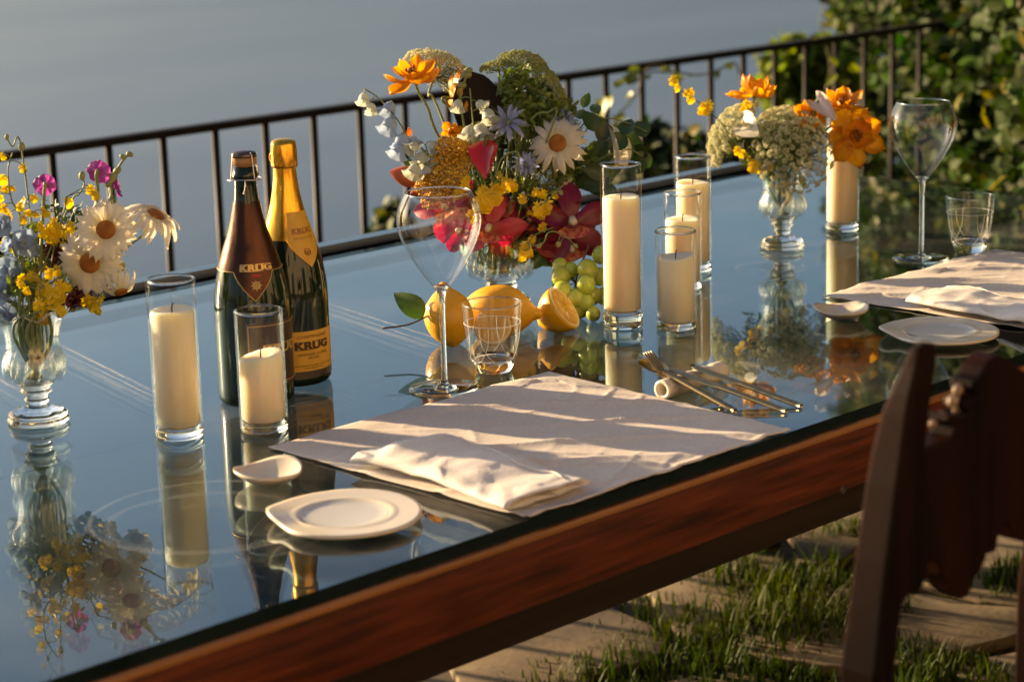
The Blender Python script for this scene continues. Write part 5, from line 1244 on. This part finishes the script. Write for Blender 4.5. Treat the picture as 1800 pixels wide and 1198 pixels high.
# peach buds
def budflower(px, py, dz, Rp, ax, label):
    dp = DEP('C', dz); s = dp/FPX; R = Rp*s; M = frame(pt(px, py, dp), ax, .4); g = thing('peach_tulip', label, 'tulip', M, 'peach tulip buds')
    for n, k, r0 in ((3, 1.0, .0), (3, .96, .4)):
        for i in range(n):
            def fn(t, q, kk=k):
                a = (q-.5)*2.3; r = R*.62*kk*math.sin(PI*min(1, .08+.92*t)**.85)**.8; return (r*math.sin(a), r*math.cos(a), R*(1.9*t-.95))
            part('petal', MB().add(*sheet(fn, 10, 6)).mesh('petal', M_PEACH), g, RZ(2*PI*i/n+r0*2.6))
    stem_to(g, [M @ Vector((0, 0, -R*.9)), M @ Vector((0, 0, -R*1.5))]+into('C'), .002)
budflower(712, 309, -.03, 30, cd(-.93, .25, .25), 'closed peach tulip bud pointing left from the large bouquet')
budflower(742, 336, -.02, 26, cd(-.8, -.25, .4), 'second peach tulip bud under the first, behind the wine glass rim')
def yarrow(px, py, dz, Rp, label, heads):
    dp = DEP('C', dz); s = dp/FPX; g = thing('yarrow', label, 'flower', T(*pt(px, py, dp)), 'golden yarrow heads'); sb = MB()
    for (x, y, r_) in heads:
        P = []; c = pt(x, y, dp+rng.uniform(-.01, .01)); axx = cd(rng.uniform(-.4, .3), .6, .7); F0 = frame(c, axx, 0)
        for i in range(110):
            q = math.sqrt((i+.5)/110); a = i*2.39996; p = Vector((q*math.cos(a), q*math.sin(a), .45*(1-q*q)+rng.uniform(-.10, .10)))*r_*s; P.append(np.array(F0 @ p))
        M = rand_mats(P, np.array(P)-np.array(c)+np.array(axx)*.01, rng.uniform(.085, .15, len(P))*r_*s*1.05, jitter=.2); V, F = scatter(OCT[0], OCT[1], M)
        part('floret_head', MB().add(V, F).mesh('floret_head', M_YARROW), g, W=Matrix.Identity(4)); sb.add(*tube(bez([c, c-axx*r_*s, pt(px, py+60, dp+.02)], 4), .0009, 5))
    part('stem', sb.mesh('stem', M_STEMG), g, W=Matrix.Identity(4))
yarrow(795, 275, -.055, 0, 'golden yarrow head beside the red spathe', [(790, 258, 26), (812, 262, 22), (800, 276, 26), (780, 284, 24), (818, 284, 20)])
yarrow(775, 320, -.07, 0, 'golden yarrow head lower left, above the rose red orchids', [(770, 306, 28), (798, 312, 28), (752, 334, 24), (778, 338, 28), (806, 334, 22), (762, 352, 22)])
nigella('C', 893, 216, -.055, 36, cd(-.1, .3, 1), 'blue nigella between the pale bells and the white daisy')
nigella('C', 990, 212, -.03, 30, cd(.2, .6, .7), 'blue nigella just above the white daisy')
nigella('C', 1004, 232, -.045, 24, cd(.3, -.1, 1), 'small lilac blue nigella touching the upper petals of the white daisy')
nigella('C', 924, 290, -.06, 24, cd(-.1, .1, 1), 'spiky blue nigella left below the white daisy')
dsy('C', 980, 252, -.06, 56, cd(-.18, .12, 1), 'single white daisy in the large bouquet', n=18, droop=.30, wob=.16)
umbel('C', 872, 118, .03, 34, cd(-.2, 1, .05), 'flat greenish lace flower left of the topmost one in the large bouquet', n=46, ang=1.15, size=.15, m=M_UMBG, key='g', flat=.45)
umbel('C', 918, 108, .0, 44, cd(.15, .95, -.1), 'greenish lace flower at the very top of the large bouquet', n=70, ang=1.3, size=.13, m=M_UMBG, key='g', flat=.6)
umbel('C', 962, 152, .01, 58, cd(.80, .55, -.1), 'greenish lace flower sloping down to the right under the topmost one', n=90, ang=1.25, size=.12, m=M_UMBG, key='g', flat=.55)
filler('C', 920, 158, 66, 46, 700, 15, -.015, 'bright feathery greenery below the topmost lace flower', M_FILL, 61)
filler('C', 945, 200, 70, 30, 420, 17, -.02, 'bright feathery greenery above the white daisy of the large bouquet', M_FILL, 62)
umbel('C', 960, 330, -.01, 52, cd(.1, .2, 1), 'faded lace flower deep inside the large bouquet under the daisy', n=70, ang=1.2, size=.10, m=M_UMBG, key='g')
sprig('C', [(1138, 232), (1100, 215), (1060, 208), (1020, 225)], [(1038, 212, 42, .3), (1103, 222, 36, -.2), (1128, 226, 34, .5), (1060, 232, 38, 2.8), (1056, 262, 34, 2.6), (1086, 250, 40, 2.2)], -.01, 'dark round leaved sprig reaching right past the tall candle', W=.9)
sprig('C', [(1128, 275), (1105, 262), (1080, 270), (1040, 290)], [(1098, 262, 78, 2.6), (1122, 268, 44, 1.2), (1132, 280, 40, .9), (1078, 290, 50, 3.0), (1118, 292, 46, 2.3)], .01, 'sprig with one broad shaded leaf just above the tall candle', W=.72)
sprig('C', [(1062, 350), (1040, 330), (1000, 340)], [(1040, 318, 60, 1.8), (1060, 335, 54, 1.2), (1020, 305, 46, .8), (1050, 300, 50, 1.5), (1010, 322, 46, 2.2)], .0, 'dark leaves between the white daisy and the crimson orchid', W=.7)
sprig('C', [(990, 478), (965, 460), (940, 440)], [(945, 440, 46, 2.6), (968, 456, 44, 2.0), (986, 490, 56, 2.9), (950, 458, 38, 2.4)], -.035, 'green leaves hanging over the bowl toward the grapes', M_LEAFG, W=.6)
sprig('C', [(800, 430), (815, 410), (840, 400)], [(806, 428, 40, -2.2), (798, 412, 34, -1.8), (818, 440, 34, -2.8), (836, 396, 40, -1.5)], -.02, 'green leaves under the rose red orchids at the left of the bowl', M_LEAFG, W=.55)
sprig('C', [(720, 300), (760, 330), (820, 380)], [(722, 288, 34, 1.2), (742, 318, 36, 1.8), (764, 300, 30, .6), (752, 352, 36, 2.2), (780, 330, 32, .4)], .0, 'small green leaves between the bells and the yarrow', M_LEAFG, W=.5)
sprig('C', [(1050, 180), (1030, 230), (990, 290)], [(1046, 190, 34, .5), (1030, 176, 30, -.4), (1058, 214, 34, -1.2), (1020, 200, 34, .9), (1068, 280, 44, -1.6), (1030, 280, 40, 1.4)], .02, 'light green leaves right of the blue nigella', M_LEAFG, W=.6)
sprig('C', [(870, 150), (880, 200), (900, 260)], [(905, 168, 44, .5), (930, 190, 50, 1.0), (960, 185, 46, -.4), (940, 165, 40, .2), (975, 200, 44, 1.0), (915, 205, 40, -.8), (885, 175, 40, -.4), (1000, 190, 36, .6), (965, 160, 34, .2)], .0, 'light green leaves below the big green lace flower', M_LEAFG, W=.4)
orchid('C', 1004, 392, -.065, 78, cd(.12, -.05, 1), .1, 'large crimson orchid facing the camera right of the bowl', M_CRIM, 'crimson orchids')
orchid('C', 1000, 432, -.05, 60, cd(.25, -.45, .8), .4, 'crimson orchid below the large one, petals hanging over the grapes', M_CRIM, 'crimson orchids')
orchid('C', 932, 388, -.02, 50, cd(-.1, .0, 1), -.3, 'crimson orchid in shade in the middle under the yellow sprays', M_CRIM, 'crimson orchids')
orchid('C', 812, 402, -.05, 50, cd(-.3, -.3, 1), 1.4, 'rose red orchid low at the left of the bowl', M_PINKR, 'rose red orchids')
orchid('C', 836, 366, -.055, 46, cd(0, .2, 1), .9, 'rose red orchid between the yarrow and the dense yellow spray', M_PINKR, 'rose red orchids')
orchid('C', 786, 366, -.06, 60, cd(-.35, .1, 1), .5, 'rose red orchid at the left behind the wine glass', M_PINKR, 'rose red orchids')
orchid('C', 860, 402, -.07, 64, cd(-.1, -.15, 1), -.2, 'rose red orchid hanging over the front of the bowl', M_PINKR, 'rose red orchids')
orchid('C', 878, 370, -.05, 58, cd(.3, .4, .8), 1.0, 'rose red orchid right of the yellow sprays in the middle', M_PINKR, 'rose red orchids')
spray('C', [(802, 340), (812, 325), (820, 308), (840, 320)], [(808, 332, 28), (816, 322, 26), (822, 312, 20), (800, 340, 22)], -.085, 'short yellow spray beside the yarrow')
spray('C', [(838, 390), (845, 360), (858, 335), (880, 320)], [(846, 346, 44), (862, 340, 40), (858, 356, 40), (876, 344, 36), (838, 362, 34), (834, 382, 28), (832, 372, 26), (850, 332, 30), (880, 326, 28), (868, 326, 28)], -.10, 'dense yellow spray over the rose red orchids')
spray('C', [(1000, 318), (975, 335), (950, 345), (920, 350)], [(955, 338, 26), (962, 358, 36), (945, 362, 32), (934, 374, 28), (952, 372, 30), (975, 340, 20), (918, 345, 24), (942, 335, 22)], -.09, 'yellow spray branching left of the large crimson orchid')
spray('C', [(880, 345), (900, 330), (905, 310), (885, 300)], [(890, 318, 30), (878, 306, 24), (902, 322, 28), (885, 330, 24)], -.08, 'yellow spray right of the red spathe')
spray('C', [(972, 400), (945, 410), (930, 425), (925, 440)], [(922, 432, 32), (928, 442, 28), (918, 446, 24), (936, 418, 22), (955, 396, 22)], -.10, 'yellow spray hanging low over the crystal bowl')
spray('C', [(1010, 430), (990, 412), (965, 408), (950, 430)], [], -.125, 'thin yellow green forked twig in front of the crimson orchid', buds=[(1012, 432, 4), (982, 430, 4), (948, 432, 4), (980, 428, 3)], name='forked_twig', group='budded twigs')
spray('C', [(1000, 318), (985, 330), (970, 345)], [], -.12, 'thin forked twig above the large crimson orchid', buds=[(1002, 316, 4), (986, 338, 4), (994, 322, 3)], name='forked_twig', group='budded twigs')
spray('C', [(872, 310), (880, 282), (898, 268), (912, 285)], [], -.10, 'pale looping tendril right of the red spathe', name='looping_tendril', group='budded twigs', r=.0012)
spray('C', [(932, 212), (945, 200), (962, 198), (975, 210)], [], -.07, 'pale looping tendril above the white daisy', name='looping_tendril', group='budded twigs', r=.0012)
for i, (cx, cy, rx, ry, n, q, dz, lb, m) in enumerate([
    (930, 200, 95, 65, 760, 17, .03, 'light green filler under the lace flowers of the large bouquet', M_FILL), (900, 300, 120, 75, 760, 17, .03, 'green filler in the middle of the large bouquet', M_FILLD),
    (1010, 290, 65, 65, 520, 16, .02, 'green filler round the white daisy', M_FILL), (820, 330, 85, 75, 520, 16, .04, 'green filler behind the yarrow', M_FILLD),
    (950, 410, 95, 50, 520, 19, .03, 'dark filler behind the crimson orchids', M_FILLD), (870, 240, 85, 55, 520, 15, .03, 'green filler behind the nigella and the red spathe', M_FILLD), (960, 360, 60, 50, 300, 14, -.03, 'fine dark filler between the yellow sprays and the crimson orchids', M_FILLD), (830, 350, 60, 50, 300, 14, -.03, 'fine dark filler under the red spathe', M_FILLD), (900, 350, 60, 50, 240, 13, -.03, 'fine green filler among the yellow sprays', M_FILL)]):
    filler('C', cx, cy, rx, ry, n, q, dz, lb, m, 20+i)

# ================================================================== right bouquet
umbel('R', 1284, 232, .02, 66, cd(-.78, .52, .08), 'white lace flower turned left showing its green underside', n=115, ang=1.35, size=.10, flat=.8)
umbel('R', 1388, 222, .03, 62, cd(.15, .75, .55), 'white lace flower in shade behind the largest one', n=115, ang=1.4, size=.10, flat=.8)
umbel('R', 1398, 266, -.05, 72, cd(.12, .02, 1), 'largest white lace flower facing the camera over the right vase', n=140, ang=1.45, size=.086, flat=.72)
cupflower('R', 1326, 168, .0, 46, cd(.05, 1, .12), 'orange tulip on top of the right bouquet', [(7, 1.05, .22, .05), (6, .85, 1.05, .10)], stemvia=[pt(1330, 220, DEP('R', .01))])
cupflower('R', 1500, 238, -.03, 58, cd(.30, -.10, 1), 'biggest orange tulip in front of the tall candle', [(7, 1.0, .02, .05), (6, .72, .7, .05), (4, .4, 1.0, .02)], stemvia=[pt(1430, 270, DEP('R'))], wl=.7)
cupflower('R', 1480, 186, .01, 42, cd(.0, .75, .6), 'orange tulip above the biggest one beside the candle rim', [(7, 1.0, .3, .05), (6, .7, .9, .05)], stemvia=[pt(1420, 260, DEP('R', .01))])
cupflower('R', 1430, 206, .0, 38, cd(-.3, .4, .8), 'orange tulip half hidden left of the striped spathe', [(7, 1.0, .35, .05), (5, .7, .9, .05)], stemvia=[pt(1405, 260, DEP('R', .01))])
spathe('R', 1316, 224, -.05, 27, cd(-.65, .3, .7), -2.2, 'small white spathe with a yellow spadix left of the largest lace flower', M_WSP, 'anthurium', 'waxy spathes', W=.86, cup=.22)
spathe('R', 1450, 192, -.055, 33, cd(-.45, .45, .7), -2.3, 'cream spathe with faint stripes leaning among the orange tulips', M_WSTR, 'anthurium', 'waxy spathes', W=.5, cup=.5, sp=False)
spray('R', [(1180, 140), (1200, 162), (1228, 180), (1262, 210), (1310, 270)], [(1184, 138, 26), (1190, 152, 20), (1210, 160, 32), (1212, 172, 22), (1244, 184, 36), (1236, 190, 24)], -.03, 'yellow spray arching left out of the right bouquet')
spray('R', [(1310, 275), (1325, 290), (1345, 300)], [(1316, 276, 32), (1326, 288, 30), (1334, 292, 26), (1296, 262, 22), (1306, 268, 20), (1352, 292, 24)], -.05, 'small yellow spray at the rim of the right vase')
spray('R', [(1318, 190), (1325, 220), (1340, 280)], [(1308, 188, 26), (1312, 180, 22), (1318, 196, 20)], -.02, 'orange yellow spray under the top tulip of the right bouquet')
filler('R', 1315, 255, 40, 45, 260, 13, .02, 'fine bright green filler below the left lace flower', M_FILL, 41)
filler('R', 1400, 250, 50, 50, 200, 14, .05, 'green filler behind the largest lace flower', M_FILLD, 42)
sprig('R', [(1330, 260), (1345, 300)], [(1340, 300, 30, 2.6), (1352, 312, 30, 2.9), (1410, 318, 26, -2.8)], -.02, 'few green leaves at the mouth of the right vase', M_LEAFG, W=.5)
# ================================================================== carved chair
M_CHAIR = mat('dark_carved_wood', (.0035, .0014, .0008), (.015, .0042, .0018), scale=7, stretch=(4, 4, .5), rough=.45, bump=.15, coat=0, spec=.06, detail=8)
M_CLIT = mat('lit_carving', (.20, .13, .08), (.30, .21, .14), scale=30, rough=.4, coat=.4)  # paler copy of the chair wood: light painted onto some carved leaves
YC = 0.98
ch = thing('carved_chair', 'dark carved wooden chair in the near right corner, its back to the camera', 'chair', T(onY(1700, 1100, YC).x, YC+.2, 0))
W_ = lambda pts: [onY(x, y, YC) for x, y in pts]
I4 = Matrix.Identity(4)
# the posts taper towards a narrow top: rings of (picture height, front left, front right, depth)
RINGS = [(604, 1628, 1640, .008), (612, 1618, 1650, .012), (640, 1614, 1650, .016), (690, 1602, 1643, .022), (725, 1596, 1638, .027), (800, 1586, 1630, .032), (850, 1579, 1622, .033), (900, 1573, 1614, .034), (985, 1562, 1600, .035), (1060, 1554, 1590, .036), (1182, 1541, 1577, .038)]
def postmesh(dx):
    R_ = []
    for (y, xl, xr, d) in RINGS: R_.append((onY(xl, y, YC), onY(xr, y, YC), d))
    a, b, d = R_[-1]; R_.append((Vector((a.x-.01, YC, .02)), Vector((b.x-.01, YC, .02)), d))
    V = []; F = []
    for (a, b, d) in R_:
        c = .004
        for p, q in (((a.x+c), 0), ((b.x-c), 0), (b.x, c), (b.x, d-c), (b.x-c, d), (a.x+c, d), (a.x, d-c), (a.x, c)): V.append((p+dx, YC+q, (a.z+b.z)/2))
    n = 8
    for k in range(len(R_)-1):
        for i in range(n): F.append((k*n+i, k*n+(i+1) % n, (k+1)*n+(i+1) % n, (k+1)*n+i))
    F.append(tuple(range(n-1, -1, -1))); F.append(tuple((len(R_)-1)*n+i for i in range(n)))
    return MB().add(V, F).mesh('post', M_CHAIR, False)
for dx in (0, .262): part('post', postmesh(dx), ch, W=I4)
pan = W_([(1598, 1072), (1607, 1056), (1622, 1050), (1634, 1040), (1638, 1014), (1648, 990), (1660, 992), (1666, 1018), (1676, 1030), (1684, 1048), (1701, 1062), (1716, 1050), (1724, 1022), (1736, 1012), (1744, 982), (1762, 976), (1768, 940), (1783, 924), (1797, 955), (1815, 960),
          (1834, 930), (1842, 800), (1834, 690), (1818, 664), (1800, 648), (1784, 634), (1768, 628), (1754, 634), (1742, 650), (1734, 668), (1722, 676), (1720, 690), (1728, 702), (1712, 708), (1708, 722), (1716, 732), (1698, 736), (1680, 734), (1676, 746), (1690, 758), (1684, 774), (1660, 784), (1640, 792), (1628, 830), (1618, 900), (1604, 1000)])
V, F = extrude_poly([p+Vector((.006, .010, 0)) for p in pan], Vector((0, .022, 0)), .0015); part('back_panel', MB().add(V, F).mesh('back_panel', M_CHAIR, False), ch, W=I4)
s0 = depth(onY(1690, 720, YC))/FPX
for x, y, r in [(1724, 692, 14), (1716, 712, 16), (1724, 724, 14), (1694, 740, 12), (1680, 752, 10), (1756, 664, 14), (1780, 658, 14)]:
    part('carved_leaf', MB().add(*ball(r*s0, nu=12, nv=8, sz=(1, .6, .8))).mesh('carved_leaf', M_CLIT if y > 680 and x < 1730 else M_CHAIR), ch, W=T(*(onY(x, y, YC)+Vector((0, .022, 0)))))
for x, y, r in [(1660, 1015, 13), (1760, 985, 13), (1522, 872, 7)]:
    part('carved_knob', MB().add(*ball(r*s0, nu=12, nv=8, sz=(.7, .7, 1))).mesh('carved_knob', M_CHAIR), ch, W=T(*(onY(x, y, YC)+Vector((0, .02, 0)))))
xa, xb = onY(1560, 1180, YC).x-.06, onY(1560, 1180, YC).x+.34
part('seat', MB().add(*bbox(xa, xb, YC+.0, YC+.40, .43, .465, .01)).mesh('seat', M_CHAIR), ch, W=I4)
for x in (xa+.02, xb-.06): part('leg', MB().add(*bbox(x, x+.04, YC+.35, YC+.39, -.03, .43, .005)).mesh('leg', M_CHAIR), ch, W=I4)

for x, y, rx, rz, tw in [(1690, 840, 26, 60, .3), (1745, 800, 24, 70, -.3), (1710, 940, 34, 40, .9), (1760, 880, 22, 50, .2), (1760, 710, 30, 40, -.5), (1720, 745, 20, 44, .6)]:
    part('carved_leaf', MB().add(*ball(s0, nu=14, nv=9, sz=(rx, 8, rz))).mesh('carved_leaf', M_CHAIR), ch, W=T(*(onY(x, y, YC)+Vector((.012, .014, 0)))) @ RY(tw))
